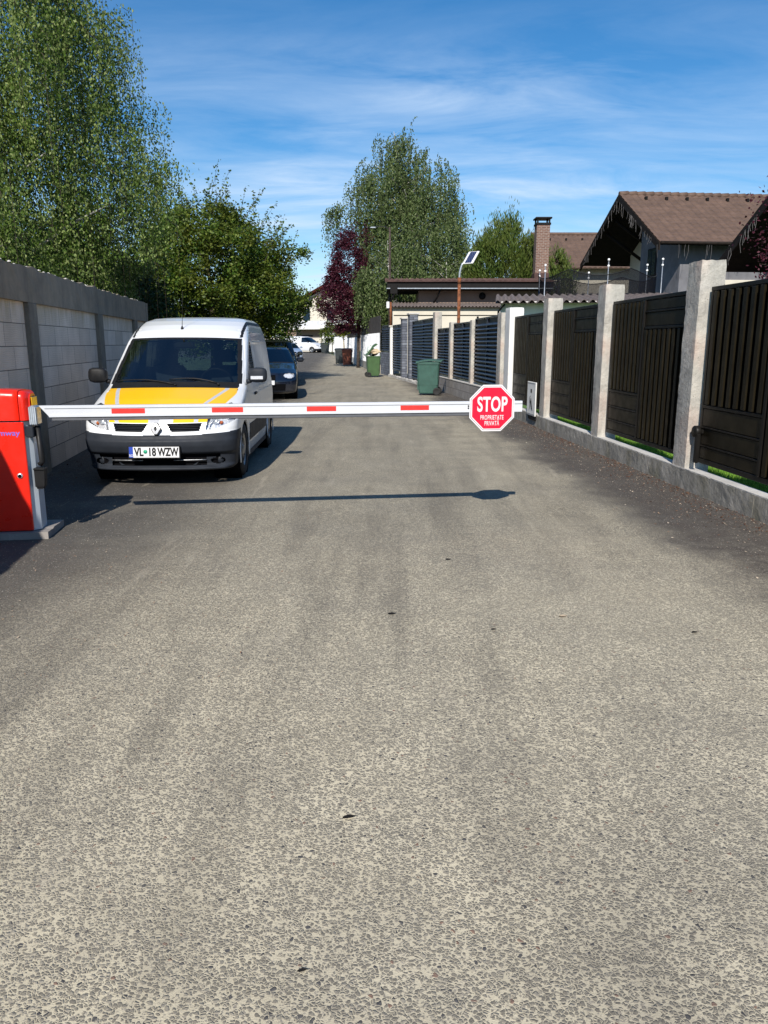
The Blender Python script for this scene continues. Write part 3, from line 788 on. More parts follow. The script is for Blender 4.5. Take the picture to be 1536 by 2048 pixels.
# far end of the street
ew = empty('end_wall', (-14.5, 99.5, .45), rad(-4), 'beige wall closing the far end of the street behind the white van', 'wall')
mb = MB(); mb.box(-6, 6.6, 0, .25, -.2, 1.75, .01); mb.build('wall', 'render_cream', ew)
mb = MB(); mb.box(-6.05, 6.65, -.05, .3, 1.752, 1.84, .01); mb.build('coping', 'slab', ew)
ew = empty('plastered_wall', (-7.7, 97.8, .45), rad(-14), 'stained white plastered wall at the far end, right of the white van', 'wall')
mb = MB(); mb.box(0, 2.2, 0, .25, -.2, 2.3, .01); mb.build('wall', 'render_white', ew)
mb = MB(); mb.box(-.05, 2.25, -.05, .3, 2.302, 2.38, .01); mb.build('coping', 'cap', ew)

# ------------------------------------------------------------------ roofs
def roof_panel(mb, o, u, v, lu, lv, tu=.3, tv=.35, amp=.022, step=.02, su=6, thick=.05):
    """tiled roof plane: o = eave corner, u along the eave, v up the slope"""
    o, u, v = Vector(o), Vector(u).normalized(), Vector(v).normalized(); n = u.cross(v).normalized()
    nu = max(2, int(lu / tu) * su); nc = max(1, int(round(lv / tv)))
    vs = []; rows = []
    for c in range(nc):
        rows += [(c / nc, step), ((c + .97) / nc, 0.0)] if step else [(c / nc, 0.)]
    if not step: rows.append((1., 0.))
    for (t, h) in rows:
        for i in range(nu + 1):
            a = lu * i / nu; w = amp * (math.sin(2 * math.pi * a / tu))
            vs.append(o + u * a + v * (lv * t) + n * (w + h))
    k = nu + 1
    fs = [(j * k + i, j * k + i + 1, (j + 1) * k + i + 1, (j + 1) * k + i) for j in range(len(rows) - 1) for i in range(nu)]
    mb.add(vs, fs)
    b = [o - n * thick, o + u * lu - n * thick, o + u * lu + v * lv - n * thick, o + v * lv - n * thick]
    mb.add(b, [(3, 2, 1, 0)])
    fr = [o + u * (lu * i / nu) + n * (amp * math.sin(2 * math.pi * (lu * i / nu) / tu) + (step or 0)) for i in range(nu + 1)]
    lo = [o + u * (lu * i / nu) - n * (thick if step else -(amp * math.sin(2 * math.pi * (lu * i / nu) / tu)) + .008) for i in range(nu + 1)]
    mb.add(fr + lo, [(i, i + k, i + 1 + k, i + 1) for i in range(nu)])

# white garage behind the gates
gr = empty('garage', (3.32, 22.5, -.06), rad(-8.2), 'white garage with a weathered corrugated roof behind the brown gates', 'garage')
mb = MB(); mb.box(0, 7.5, 0, 4.0, -.15, 2.72, .01); mb.build('wall', 'render_white', gr)
mb = MB(); roof_panel(mb, (-.15, -.42, 2.70), (1, 0, 0), (0, 4.9, .46), 7.8, 4.9, .235, 1.2, .045, 0, 8); mb.build('roof', 'corr', gr)
mb = MB(); mb.box(1.02, 3.6, -.035, -.003, 2.05, 2.09, .004); mb.build('door_rail', 'trim', gr)
mb = MB(); mb.tube([(-.06, -.03, 0), (-.06, -.03, 2.45), (.1, -.3, 2.62)], .03, 8); mb.build('downpipe', 'trim', gr)
mb = MB(); mb.box(1.05, 3.55, -.02, -.003, 0, 2.02, .004); mb.build('door', 'panelwhite', gr)

cb = empty('outbuilding', (.42, 38.5, .05), 0, 'cream outbuilding with a low wavy sheet roof behind the louvred fence', 'outbuilding')
mb = MB(); mb.box(0, 5.6, 0, 1.2, -.1, 3.16, .01); mb.build('wall', 'render_cream', cb)
mb = MB(); roof_panel(mb, (-.25, -.22, 3.20), (1, 0, 0), (0, 1.6, .26), 5.95, 1.65, .17, .8, .028, 0, 8); mb.build('roof', 'corr', cb)
mb = MB(); mb.box(0.05, 5.5, -.03, -.003, 2.78, 2.81); mb.build('rail', 'trim', cb)
mb = MB(); mb.box(4.1, 4.2, -.05, -.003, 2.2, 2.74, .01); mb.build('bracket', 'trim', cb)

cp = empty('open_shed', (.75, 40.0, .05), 0, 'brown walled shed with a dark overhanging roof and black fascia behind the lamp pole', 'shed')
mb = MB(); mb.box(1.0, 7.4, 0, 3.4, -.1, 4.05, .01); mb.build('wall', 'render_brown', cp)
mb = MB(); mb.box(-.6, 7.6, -.75, -.69, 4.10, 4.42, .01); mb.build('fascia', 'trim', cp)
mb = MB(); mb.box(-.62, 7.6, -.79, -.752, 4.08, 4.13, .005); mb.build('gutter', 'galv', cp)
mb = MB(); roof_panel(mb, (-.7, -.85, 4.46), (1, 0, 0), (0, 4.6, .45), 8.35, 4.6, .28, .38, .03, .03, 6); mb.build('roof', 'corr2', cp)
mb = MB(); mb.box(-.6, 7.6, -.68, 3.4, 4.06, 4.10); mb.build('soffit', 'wood', cp)
for bx in (-.5, 1.7):
    mb = MB(); mb.tube([(bx + .35, -.6, 4.04), (bx + .2, -.3, 3.7), (bx, -.02, 3.35)], .045, 8); mb.build('brace', 'trim', cp)
mb = MB(); mb.lathe([(.0, -.06), (.17, -.06), (.17, 0), (0, 0)], 20, 'y', (4.2, -.003, 3.78)); mb.lathe([(.0, -.07), (.09, -.07)], 16, 'y', (4.2, -.003, 3.78)); mb.build('vent', 'trim', cp)

ch = empty('chimney', (8.12, 42.9, 4.5), 0, 'square brown brick chimney with a dark metal cap', 'chimney')
mb = MB(); mb.box(0, .70, 0, .70, -3.5, 3.15, .004); mb.build('shaft', 'brick', ch)
mb = MB(); mb.box(-.04, .74, -.04, .74, 3.152, 3.26, .01); mb.box(-.08, .78, -.08, .78, 3.46, 3.54, .01)
for a, b in ((0, 0), (.62, 0), (0, .62), (.62, .62)): mb.box(a, a + .08, b, b + .08, 3.26, 3.46)
mb.build('cap', 'gateframe', ch)
mb = MB(); mb.box(-.05, .75, -.05, .75, .3, .7, .02); mb.build('flashing', 'corr2', ch)

M['icicle'] = simple('light_string', (.15, .14, .14), .6, 0, .1, 10)
def icicles(mb, pts, n, drop):
    """thin hanging light strings along a polyline"""
    pts = [Vector(p) for p in pts]
    for i in range(n):
        t = rng.uniform(0, len(pts) - 1.001); k = int(t); p = pts[k].lerp(pts[k + 1], t - k)
        d = drop * rng.uniform(.3, 1.)
        mb.tube([p, p + Vector((rng.normal(0, .02), rng.normal(0, .02), -d * .5)), p + Vector((rng.normal(0, .03), rng.normal(0, .03), -d))], .0055, 4, False)

def house(name, loc, rz, label, run, zr, ze, length, over, wmat, near_fill=True, cross=False, mirror=False, win=True, recess=.9):
    """gabled house. local y = across the gable (0 at the ridge), local x = along the ridge from the gable verge"""
    h = empty(name, loc, rz, label, 'house')
    sl = math.hypot(run, zr - ze)
    mb = MB()
    roof_panel(mb, (0, -run, ze), (1, 0, 0), (0, run, zr - ze), length, sl, .30, .34, .02, .022)
    roof_panel(mb, (length, run, ze), (-1, 0, 0), (0, -run, zr - ze), length, sl, .30, .34, .02, .022, 2)
    mb.build('roof', 'tile', h)
    mb = MB(); n = int(length / .36)
    for i in range(n):
        a = length * i / n; mb.tube([(a, 0, zr + .0), (a + length / n * 1.04, 0, zr + .015)], [.10, .115], 8)
    mb.build('ridge_tiles', 'tile', h)
    # barge boards and soffit
    for s in (-1, 1):
        mb = MB()
        A = Vector((0, s * run, ze)); B = Vector((0, 0, zr)); d = (B - A).normalized(); nrm = Vector((0, -d.z * s, abs(d.y))) if False else Vector((0, s * d.z, abs(d.y))).normalized()
        v = []
        for x in (-.03, .03):
            for (p, k) in ((A, -.02), (B, -.02), (B, -.30), (A, -.30)): v.append(p + Vector((x, 0, 0)) + Vector((0, 0, 1)) * k)
        mb.add(v, [(0, 1, 2, 3), (7, 6, 5, 4), (0, 4, 5, 1), (3, 2, 6, 7), (1, 5, 6, 2), (0, 3, 7, 4)]); mb.build('barge_board', 'wood', h)
        mb = MB(); v = []
        for k in (-.075, -.10):
            for (x, p) in ((.031, A), (length - .05, A), (length - .05, B), (.031, B)): v.append(Vector((x, p.y * .985, p.z + k)))
        mb.add(v, [(0, 1, 2, 3), (7, 6, 5, 4), (0, 4, 5, 1), (3, 7, 4, 0), (1, 5, 6, 2)]); mb.build('soffit', 'wood', h)
    for s in (-1, 1):
        mb = MB(); mb.tube([(.02, s * (run + .05), ze - .03), (length, s * (run + .05), ze - .03)], .06, 8); mb.build('gutter', 'wood', h)
    # walls
    wy = run - .75; zt = lambda y: zr - (zr - ze) * abs(y) / run - .12
    yy = [-wy, 0, wy]
    mb = MB(); x0 = over
    poly = [(-wy, -.2), (0.25, -.2), (0.25, zt(.25)), (0, zt(0)), (-wy, zt(wy))]
    mb.prism([(a, b) for a, b in poly], x0, length - .4, 'x')
    mb.build('wall', wmat, h)
    mb = MB(); poly = [(.253, -.2), (wy, -.2), (wy, zt(wy)), (.253, zt(.253))]
    mb.prism(poly, x0 + recess, length - .4, 'x'); mb.build('wall', 'render_cream', h)
    for by in ((1.1, 1.9) if recess else ()):
        mb = MB(); mb.tube([(x0 + recess, by, zt(by) - 1.3), (.35, by + .1, zt(by) - .12)], .07, 6); mb.build('brace', 'wood', h)
    if win:
        w = MB(); w.box(x0 - .03, x0 - .003, -1.35, -.5, ze - 1.0, ze + .15, .01); wo = w.build('window_frame', 'gateframe', h)
        w = MB(); w.box(x0 - .045, x0 - .031, -1.29, -.95, ze - .94, ze + .09); w.box(x0 - .045, x0 - .031, -.90, -.56, ze - .94, ze + .09); w.build('pane', 'winglass', wo)
    mb = MB()
    icicles(mb, [(-.05, -run * .98, ze - .1), (-.05, 0, zr - .25), (-.05, run * .9, ze + .1)], 44, .5)
    icicles(mb, [(0, -run - .05, ze - .05), (min(length, 7), -run - .05, ze - .05)], 30, .7)
    mb.build('icicle_lights', 'bumper' if False else 'icicle', h)
    return h

# roof vents, wing and downpipe belong to the large house
HA = house('large_house', (9.95, 34.5, .2), math.atan(.11), 'large brown-tiled house with a dark gable overhang and hanging light strings', 4.15, 7.48, 5.05, 8.6, 1.25, 'render_grey')
for i in range(9):
    mb = MB(); mb.box(.9 + i * .9, 1.0 + i * .9, -.62, -.48, 7.15, 7.30, .01); mb.build('roof_vent', 'gateframe', HA)
mb = MB(); mb.tube([(3.05, -4.15, 5.0), (2.85, -3.9, 4.6), (2.75, -3.5, 4.2), (2.75, -3.5, 0)], .05, 8); mb.build('downpipe', 'rustdark', HA)
mb = MB(); mb.box(1.9, 5.0, -3.48, -3.403, .0, 3.75, .01); mb.build('painted_lit_wall', 'render_cream', HA)  # cream panel paints the sunlit part of the wall below the eave shadow
mb = MB(); mb.box(5.2, 7.2, -3.46, -3.403, 2.9, 4.35, .01); mb.build('window', 'winglass', HA)
mb = MB()
roof_panel(mb, (4.6, -6.6, 5.12), (0, 1, 0.0), (2.9, 0, 1.55), 2.6, 3.3, .3, .34, .02, .022) if False else roof_panel(mb, (4.3, -4.2, 5.07), (.46, -1, 0), (2.2, .9, 1.9), 3.2, 3.6, .3, .34, .02, .022)
mb.build('porch_roof', 'tile', HA)
mb = MB(); mb.tube([(4.3, -4.2, 5.0), (5.75, -7.3, 5.0)], .09, 6); mb.build('porch_fascia', 'wood', HA)

HB = house('near_gable_house', (10.05, 19.4, .2), math.atan(.10), 'dark overhanging gable of a house cut by the right edge', 4.1, 6.0, 3.45, 8.0, 2.1, 'render_grey', win=False, recess=1.0)
HC = empty('back_house', (9.6, 46.5, .1), 0, 'brown roof of a lower house behind the chimney', 'house')
mb = MB(); roof_panel(mb, (-.4, 0, 5.7), (1, 0, 0), (0, 4, 2.35), 7.5, 4.64, .3, .34, .02, .022); roof_panel(mb, (7.1, 8, 5.7), (-1, 0, 0), (0, -4, 2.35), 7.5, 4.64, .3, .34, .02, .022, 2); mb.build('roof', 'tile', HC)
mb = MB(); mb.prism([(.8, 0), (7.2, 0), (7.2, 5.95), (4, 7.8), (.8, 5.95)], 0, 6.7, 'x'); mb.build('wall', 'render_cream', HC)
mb = MB(); mb.tube([(-.4, 4, 8.09), (7.1, 4, 8.09)], .1, 8); mb.build('ridge_tiles', 'tile', HC)
for i in range(6):
    mb = MB(); mb.box(.6 + i * 1.0, .7 + i * 1.0, 3.2, 3.35, 7.6, 7.75, .01); mb.build('roof_vent', 'gateframe', HC)

# cream house far behind the street
HF = empty('far_house', (-10.2, 114, .5), rad(-20), 'cream two-storey house with a red roof at the far end of the street', 'house')
mb = MB(); mb.box(-5.5, 7.5, 1.2, 10, -.1, 3.0, .02); mb.build('ground_floor', 'render_brown', HF)  # brown-beige in place of cream, shade under the balcony put into the colour
mb = MB(); mb.prism([(-5.5, 3.12), (7.5, 3.12), (7.5, 6.5), (2.2, 9.0), (-3.9, 6.5), (-5.5, 6.0)], 1.21, 10, 'y'); mb.build('upper_floor', 'render_cream', HF)
mb = MB(); mb.box(-3.2, 7.6, -.4, 10, 3.0, 3.12, .01); mb.box(-3.2, 7.6, -.42, -.3, 3.12, 3.35, .01); bal = mb.build('balcony', 'render_white', HF)
mb = MB(); mb.box(-3.1, 7.5, -.38, -.34, 3.355, 4.2, .005); mb.build('balcony_screen', 'panelwhite', HF)
mb = MB(); roof_panel(mb, (-6.3, 0, 5.45), (0, 1, 0), (8.5, 0, 4.0), 10.8, 9.4, .3, .34, .02, .022, 3); roof_panel(mb, (10.7, 10.8, 5.45), (0, -1, 0), (-8.5, 0, 4.0), 10.8, 9.4, .3, .34, .02, .022, 3)
for p in (): pass
mb.build('roof', 'redtile', HF)
for x in (-2.6, 1.0, 4.4):
    mb = MB(); mb.box(x, x + 1.9, 1.14, 1.197, .1, 2.2, .01); w_ = mb.build('garage_opening', 'trim', HF)
for x in (-2.2, 1.6, 5.0):
    mb = MB(); mb.box(x, x + 1.1, 1.16, 1.207, 4.1, 6.0, .01); w_ = mb.build('window', 'winglass', HF)

# ------------------------------------------------------------------ trampoline
tr = empty('trampoline', (7.35, 27.6, .15), 0, 'trampoline with a dark safety net behind the white garage', 'trampoline')
mb = MB(); mb.lathe([(0, .85), (1.85, .85), (1.85, .88), (0, .88)], 40); mb.build('mat', 'black', tr)
mb = MB(); mb.lathe([(1.84, .82), (2.02, .82), (2.02, .92), (1.84, .92), (1.84, .82)], 40); mb.build('rim', 'louver', tr)
pol = [(-1.87, .5, 3.80), (-2.0, -1.1, 3.83), (.22, 1.9, 3.85), (-.15, -1.95, 3.92), (2.1, 1.1, 4.05), (2.07, -.55, 4.08)]
for x, y, h in pol:
    mb = MB(); mb.tube([(x, y, -.2), (x, y, h)], .017, 8); p = mb.build('pole', 'galv', tr)
    mb = MB()
    for dz in (.05, -.14):
        mb.lathe([(0.001, -.042), (.03, -.03), (.042, 0), (.03, .03), (.001, .042)], 12, 'z', (x, y, h + dz))
    mb.build('ball', 'ball', p)
mb = MB(); v = []; K = 60
for i in range(K):
    a = 2 * math.pi * i / K; sag = .22 * abs(math.sin(a * 3 + .6))
    v += [(1.95 * math.cos(a), 1.95 * math.sin(a), .9), (1.95 * math.cos(a), 1.95 * math.sin(a), 2.3), (1.97 * math.cos(a), 1.97 * math.sin(a), 3.72 - sag)]
mb.add(v, [(3 * i + j, 3 * ((i + 1) % K) + j, 3 * ((i + 1) % K) + j + 1, 3 * i + j + 1) for i in range(K) for j in (0, 1)], True); mb.build('net', 'net', tr)
mb = MB(); mb.tube([(1.97 * math.cos(2 * math.pi * i / K), 1.97 * math.sin(2 * math.pi * i / K), 3.72 - .22 * abs(math.sin(2 * math.pi * i / K * 3 + .6))) for i in range(K + 1)], .015, 6); mb.build('net_rope', 'black', tr)

# ------------------------------------------------------------------ solar lamp and utility poles
sl = empty('solar_lamp', (2.46, 26.0, .1), 0, 'rusty pole with a tilted solar panel above the blue louvred fence', 'solar lamp')
mb = MB(); mb.tube([(0, 0, -.2), (0, 0, 3.48)], .052, 12); mb.tube([(-.0, 0, 3.3), (0, 0, 3.5)], .06, 12); mb.build('pole', 'rust', sl)
mb = MB(); mb.tube([(0, 0, 3.45)] + bez((0, 0, 3.5), (0, 0, 3.75), (.10, 0, 3.95), 8), .035, 10); mb.build('neck', 'galv', sl)
pn = empty('panel_mount', (.22, 0, 4.10), 0); pn.parent = sl
R_ = Matrix.Rotation(rad(-12), 4, 'Z') @ Matrix.Rotation(rad(42), 4, 'X') @ Matrix.Rotation(rad(-24), 4, 'Y')
bpy.data.objects.remove(pn)
def xf(mb, mtx):
    mb.v = [tuple(mtx @ Vector(p)) for p in mb.v]; return mb
_w = Vector((.30, -.2, 0)).normalized(); _u = Vector((.24, .35, .40)).normalized(); _n = _w.cross(_u)
MT = Matrix.Translation((.36, 0, 4.12)) @ Matrix((( _w.x, _u.x, _n.x, 0), (_w.y, _u.y, _n.y, 0), (_w.z, _u.z, _n.z, 0), (0, 0, 0, 1)))
mb = MB(); mb.box(-.19, .19, -.30, .30, -.015, .012, .004); xf(mb, MT); fr_ = mb.build('panel_frame', 'signwhite', sl)
mb = MB(); mb.box(-.115, .115, -.275, .275, .0125, .016); xf(mb, MT); mb.build('solar_cells', 'solar', fr_)
mb = MB(); mb.box(-.08, .08, -.16, .16, -.07, -.016, .01); xf(mb, MT); mb.build('lamp_head', 'trim', sl)

up = empty('street_lamp', (.30, 41.3, 0), 0, 'thin dark utility pole with a small lamp arm in front of the weeping birch', 'street lamp')
mb = MB(); mb.tube([(0, 0, -.1), (0, 0, 7.3)], [.08, .05], 10); mb.build('pole', 'bark_d', up)
mb = MB(); mb.tube(bez((0, 0, 7.1), (-.1, 0, 7.42), (-.75, 0, 7.30), 8), .022, 6); mb.build('arm', 'rubber', up)
mb = MB(); mb.box(-1.0, -.72, -.08, .08, 7.25, 7.32, .02); mb.build('lamp_head', 'galv', up)
cm = empty('camera_post', (.28, 36.25, 2.35), 0, 'short rusty post carrying a flood lamp and a white camera on the pale fence post', 'camera post')
mb = MB(); mb.tube([(0.03, .05, -.06), (0.03, .05, 1.0)], .05, 8); mb.build('pole', 'rust', cm)
mb = MB(); mb.box(-.17, -.03, -.04, .06, .72, 1.02, .02); mb.build('camera', 'signwhite', cm)
mb = MB(); mb.box(-.0, .34, -.1, -.04, 1.35, 1.75, .02); mb.tube([(.03, .05, 1.0), (.12, 0, 1.4)], .02, 6); mb.build('flood_lamp', 'trim', cm)

# cable tangle behind
# ------------------------------------------------------------------ barrier
BA = math.atan(.135)        # the boom stands square to the street
bar = empty('barrier', (-2.93, 5.83, 0), BA, 'red and silver automatic barrier with a lowered white boom across the street', 'barrier')
BY = -.02
mb = MB(); rough_prism(mb, -.045, .42, -.55, .29, -.02, .055, 10, .002, 1, 3); mb.build('base_slab', 'slab', bar)
z0, z1 = .058, 1.16
def octo(x0, x1, y0, y1, c, c2=None):
    c2 = c if c2 is None else c2
    return [(x0 + c, y0), (x1 - c2, y0), (x1, y0 + c2), (x1, y1 - c2), (x1 - c2, y1), (x0 + c, y1), (x0, y1 - c), (x0, y0 + c)]
mb = MB(); mb.prism(octo(-.185, .215, 0.02, .27, .05, .055), z0, .915, 'z'); mb.build('cabinet_body', 'cabsilver', bar)
mb = MB(); mb.box(-.13, .175, -.004, .019, z0 + .004, .912, .006); mb.build('door', 'red', bar)
# rounded hood: two pieces with a groove between
def hood(x0, x1, zt, nm):
    v = []; k = 10; secs = []
    n = 9
    for j in range(n + 1):
        t = j / n; x = x0 + (x1 - x0) * t
        e = 0
        if x1 > .2: e = max(0, (t - .25) / .75)
        yin = .0 + .055 * e ** 2.2; top = zt - .022 * (e ** 2) - .012 * abs(x) / .25
        r = .055
        prof = [(yin, .925), (yin, top - r)] + [(yin + r - r * math.cos(a), top - r + r * math.sin(a)) for a in [math.pi / 2 * q / 6 for q in range(1, 7)]]
        prof += [(.27 - yin - r + r * math.sin(a), top - r + r * math.cos(a)) for a in [math.pi / 2 * q / 6 for q in range(7)]] + [(.27 - yin, .925)]
        secs.append([(x, y - .006, z) for y, z in prof])
    m = len(secs[0]); v = [p for s_ in secs for p in s_]
    f = [(j * m + i, (j + 1) * m + i, (j + 1) * m + i + 1, j * m + i + 1) for j in range(n) for i in range(m - 1)]
    f = [tuple(reversed(q)) for q in f]
    f += [tuple(range(m)), tuple(reversed(range(n * m, n * m + m)))]
    return mb_build(v, f, nm)
def mb_build(v, f, nm):
    m_ = MB(); m_.add(v, f, True); m_.sm[-1] = m_.sm[-2] = False
    return m_.build(nm, 'red', bar)
hood(-.20, .150, z1, 'hood'); hood(.156, .222, z1 - .004, 'hood_end')
mb = MB(); mb.box(.2235, .233, .07, .20, .99, 1.10, .004); mb.build('lamp_lens', 'lens', bar)
mb = MB(); mb.box(.2235, .230, .06, .21, .935, .985, .002); mb.build('lamp_base', 'signgrey', bar)
mb = MB(); mb.lathe([(.0, -.012), (.016, -.012), (.022, -.006), (.022, 0)], 20, 'y', (.115, -.004, .50)); k_ = mb.build('lock', 'chrome', bar)
mb = MB(); mb.lathe([(.0, -.0145), (.014, -.0145), (.014, -.0125)], 16, 'y', (.115, -.004, .50)); mb.build('keyhole', 'void', k_)
text_obj('brand_lettering', 'Romway', .058, 'lettblue', bar, (.028, -.0055, .83), (math.pi / 2, 0, 0), .0006, .0006, 1.15)
mb = MB(); mb.box(-.19, -.135, -.0065, -.0045, .79, .875); mb.build('brand_patch', 'lettblue', bar)
# boom bracket
mb = MB(); mb.box(.218, .280, -.005, .12, .885, 1.035, .012); mb.build('boom_bracket', 'galv', bar)
for i in range(5):
    pass
mb = MB()
for i in range(4): mb.box(.226 + i * .014, .232 + i * .014, -.009, -.0055, .895, 1.025)
mb.build('bracket_ribs', 'cabsilver', bar)
mb = MB(); mb.box(.19, .245, -.01, .05, .795, .880, .006); mb.build('sensor_box', 'bumper', bar)
mb = MB(); mb.tube([(.262, .05, .88), (.272, .05, .60), (.25, .05, .575)], .022, 8); mb.build('cable_tube', 'black', bar)
mb = MB(); mb.prism([(.218, .41), (.285, .41), (.295, .54), (.218, .54)], .0, .08, 'y'); mb.box(.216, .30, -.01, .09, .541, .556, .003); mb.prism([(.23, .39), (.27, .39), (.285, .409), (.22, .409)], .01, .06, 'y'); mb.build('photocell', 'black', bar)
# boom: 4.0 m long
x0, x1 = .293, 4.12; zb, zt = .945, 1.035
mb = MB(); mb.prism([(x0, zt), (x0 + .075, zb), (x1, zb), (x1, zt)], .02, .062, 'y')
bm = mb.build('boom', 'barwhite', bar)
mb = MB(); mb.box(x0 + .04, x1 - .002, .013, .0195, zt - .022, zt - .001, .001); mb.box(x0 + .07, x1 - .002, .013, .0195, zb + .001, zb + .018, .001); mb.build('boom_rail', 'barwhite', bm)
mb = MB(); mb.box(x0 + .085, x1 - .16, .024, .058, zb - .028, zb - .001, .004); mb.build('rubber_edge', 'bargrey', bm)
for a, b in ((.828, 1.078), (1.59, 1.832), (2.335, 2.57), (3.095, 3.33)):
    mb = MB(); mb.box(a, b, .0175, .0196, zb + .024, zb + .062); mb.build('red_sticker', 'redsticker', bm)
mb = MB(); mb.lathe([(0, .0), (.006, .0), (.006, .004), (0, .006)], 10, 'y', (3.66, .014, .98)); mb.lathe([(0, .0), (.006, .0), (.006, .004), (0, .006)], 10, 'y', (3.66, .014, .998)); mb.build('screws', 'trim', bm)

sg = empty('stop_sign', (0, 0, 0), 0, 'red octagonal stop sign with white lettering hung near the tip of the boom', 'sign')
sg.matrix_world = bar.matrix_basis @ Matrix.Translation((3.855, -.002, .980))
def octagon(r, y, y2, mat, nm, par):
    m_ = MB(); R = r / math.cos(math.pi / 8)
    p = [(R * math.cos(math.pi / 8 + k * math.pi / 4), R * math.sin(math.pi / 8 + k * math.pi / 4)) for k in range(8)]
    m_.prism(p, y, y2, 'y'); return m_.build(nm, mat, par)
octagon(.190, -.0, .004, 'signwhite', 'plate', sg)
octagon(.180, -.0012, -.0004, 'signgrey', 'dark_line', sg)
octagon(.177, -.0024, -.0014, 'signwhite', 'white_line', sg)
octagon(.168, -.0036, -.0026, 'signred', 'red_field', sg)
text_obj('main_lettering', 'STOP', .165, 'signwhite', sg, (0, -.0048, .026), (math.pi / 2, 0, 0), .0008, .0044, .62, spacing=1.06)
text_obj('small_lettering', 'PROPRIETATE', .052, 'signwhite', sg, (0, -.0048, -.078), (math.pi / 2, 0, 0), .0008, .0004, .58, spacing=1.08)
text_obj('small_lettering', 'PRIVAT\u0102', .052, 'signwhite', sg, (0, -.0048, -.126), (math.pi / 2, 0, 0), .0008, .0004, .58, spacing=1.08)
mb = MB(); mb.box(-.06, -.04, .0045, .021, -.05, .05, .002); mb.box(.04, .06, .0045, .021, -.05, .05, .002); mb.build('clamps', 'galv', sg)

# ------------------------------------------------------------------ wheelie bins
def bin_(name, loc, rz, mat, label, w=.58, d=.62, h=1.0, openlid=False, lidmat=None):
    """local -y is the front of the bin, the wheels and handle are at +y"""
    b = empty(name, loc, rz, label, 'wheelie bin', 'wheelie bins along the fence')
    mb = MB(); secs = []
    for z, k in ((.06, .80), (.10, .83), (.45, .90), (.86, .985), (.90, 1.0), (.90, 1.05), (h - .06, 1.05)):
        a, e = w / 2 * k, d / 2 * k
        secs.append([(x, y + (k - 1) * -.0, z) for x, y in octo(-a, a, -e, e, .035)])
    v = [p for s_ in secs for p in s_]; f = [(j * 8 + i, j * 8 + (i + 1) % 8, (j + 1) * 8 + (i + 1) % 8, (j + 1) * 8 + i) for j in range(len(secs) - 1) for i in range(8)]
    f += [tuple(range(7, -1, -1))]
    # inner wall
    o_ = len(v); v += [(x * .94, y * .94, z) for x, y, z in secs[-1]] + [(x * .85, y * .85, .3) for x, y, z in secs[-1]]
    for i in range(8):
        f.append((o_ - 8 + i, o_ - 8 + (i + 1) % 8, o_ + (i + 1) % 8, o_ + i)); f.append((o_ + i, o_ + (i + 1) % 8, o_ + 8 + (i + 1) % 8, o_ + 8 + i))
    f.append(tuple(range(o_ + 8, o_ + 16)))
    mb.add(v, f)
    for sx in (-1, 1):
        mb.box(sx * w * .30 - .012, sx * w * .30 + .012, -d / 2 * .97, -d / 2 * .84, .16, .84, .004)
    mb.build('body', mat, b)
    mb = MB(); lm = lidmat or mat
    n = 8; v = []
    for j in range(n + 1):
        t = j / n; y = -d / 2 * 1.10 + d * 1.14 * t; z = .0 + .055 * math.sin(math.pi * min(1, t * 1.0 + .05)) + .02 * t
        for i in range(7):
            s_ = -1 + 2 * i / 6; v.append((s_ * w / 2 * 1.12, y, z - .022 * s_ ** 4))
    for j in range(n + 1):
        for i in range(7):
            x, y, z = v[j * 7 + i]; v.append((x, y, z - .022 - (.02 if i in (0, 6) or j in (0,) else 0)))
    f = []
    for j in range(n):
        for i in range(6):
            k = j * 7 + i; f.append((k, k + 1, k + 8, k + 7)); k += (n + 1) * 7; f.append((k + 7, k + 8, k + 1, k))
    N = (n + 1) * 7
    for j in range(n): f += [(j * 7, (j + 1) * 7, (j + 1) * 7 + N, j * 7 + N), (j * 7 + 6 + N, (j + 1) * 7 + 6 + N, (j + 1) * 7 + 6, j * 7 + 6)]
    for i in range(6): f += [(i + N, i + 1 + N, i + 1, i), (n * 7 + i, n * 7 + i + 1, n * 7 + i + 1 + N, n * 7 + i + N)]
    mb.add(v, f, False)
    if openlid:
        xf(mb, Matrix.Translation((0, .33, h - .02)) @ Matrix.Rotation(rad(-48), 4, 'X') @ Matrix.Translation((0, -.36, 0)))
    else:
        xf(mb, Matrix.Translation((0, 0, h - .035)) @ Matrix.Rotation(rad(2.5), 4, 'X'))
    mb.build('lid', lm, b)
    mb = MB(); mb.tube([(-w * .42, d / 2 * 1.04, h - .04), (-w * .38, d / 2 + .10, h + .0), (w * .38, d / 2 + .10, h + .0), (w * .42, d / 2 * 1.04, h - .04)], .016, 8); mb.build('handle', lm, b)
    for sx in (-1, 1):
        mb = MB(); r = .115
        mb.lathe([(.0, -.02), (r * .6, -.022), (r * .66, -.028), (r * .95, -.025), (r, -.012), (r, .012), (r * .95, .025), (r * .66, .028), (r * .6, .022), (0, .02)], 24, 'x', (sx * (w / 2 * .80 + .045), d / 2 * .80, r)); mb.build('wheel', 'rubber', b)
    mb = MB(); mb.tube([(-w * .36, d / 2 * .8, .115), (w * .36, d / 2 * .8, .115)], .015, 8); mb.build('axle', 'trim', b)
    return b
bin_('wheelie_bin', (1.33, 23.1, 0), rad(-98), 'binG', 'large dark green wheelie bin standing in front of the louvred fence, lid closed', .56, .66, 1.03)
gb = bin_('wheelie_bin', (-.50, 35.6, 0), rad(100), 'binLG', 'bright green wheelie bin overflowing with rubbish by the slate wall, lid open', .54, .6, 1.0, True)
bin_('wheelie_bin', (-2.46, 52.4, GZ(52)), rad(-8), 'binB', 'rust brown wheelie bin by the white wall', .60, .62, 1.12)
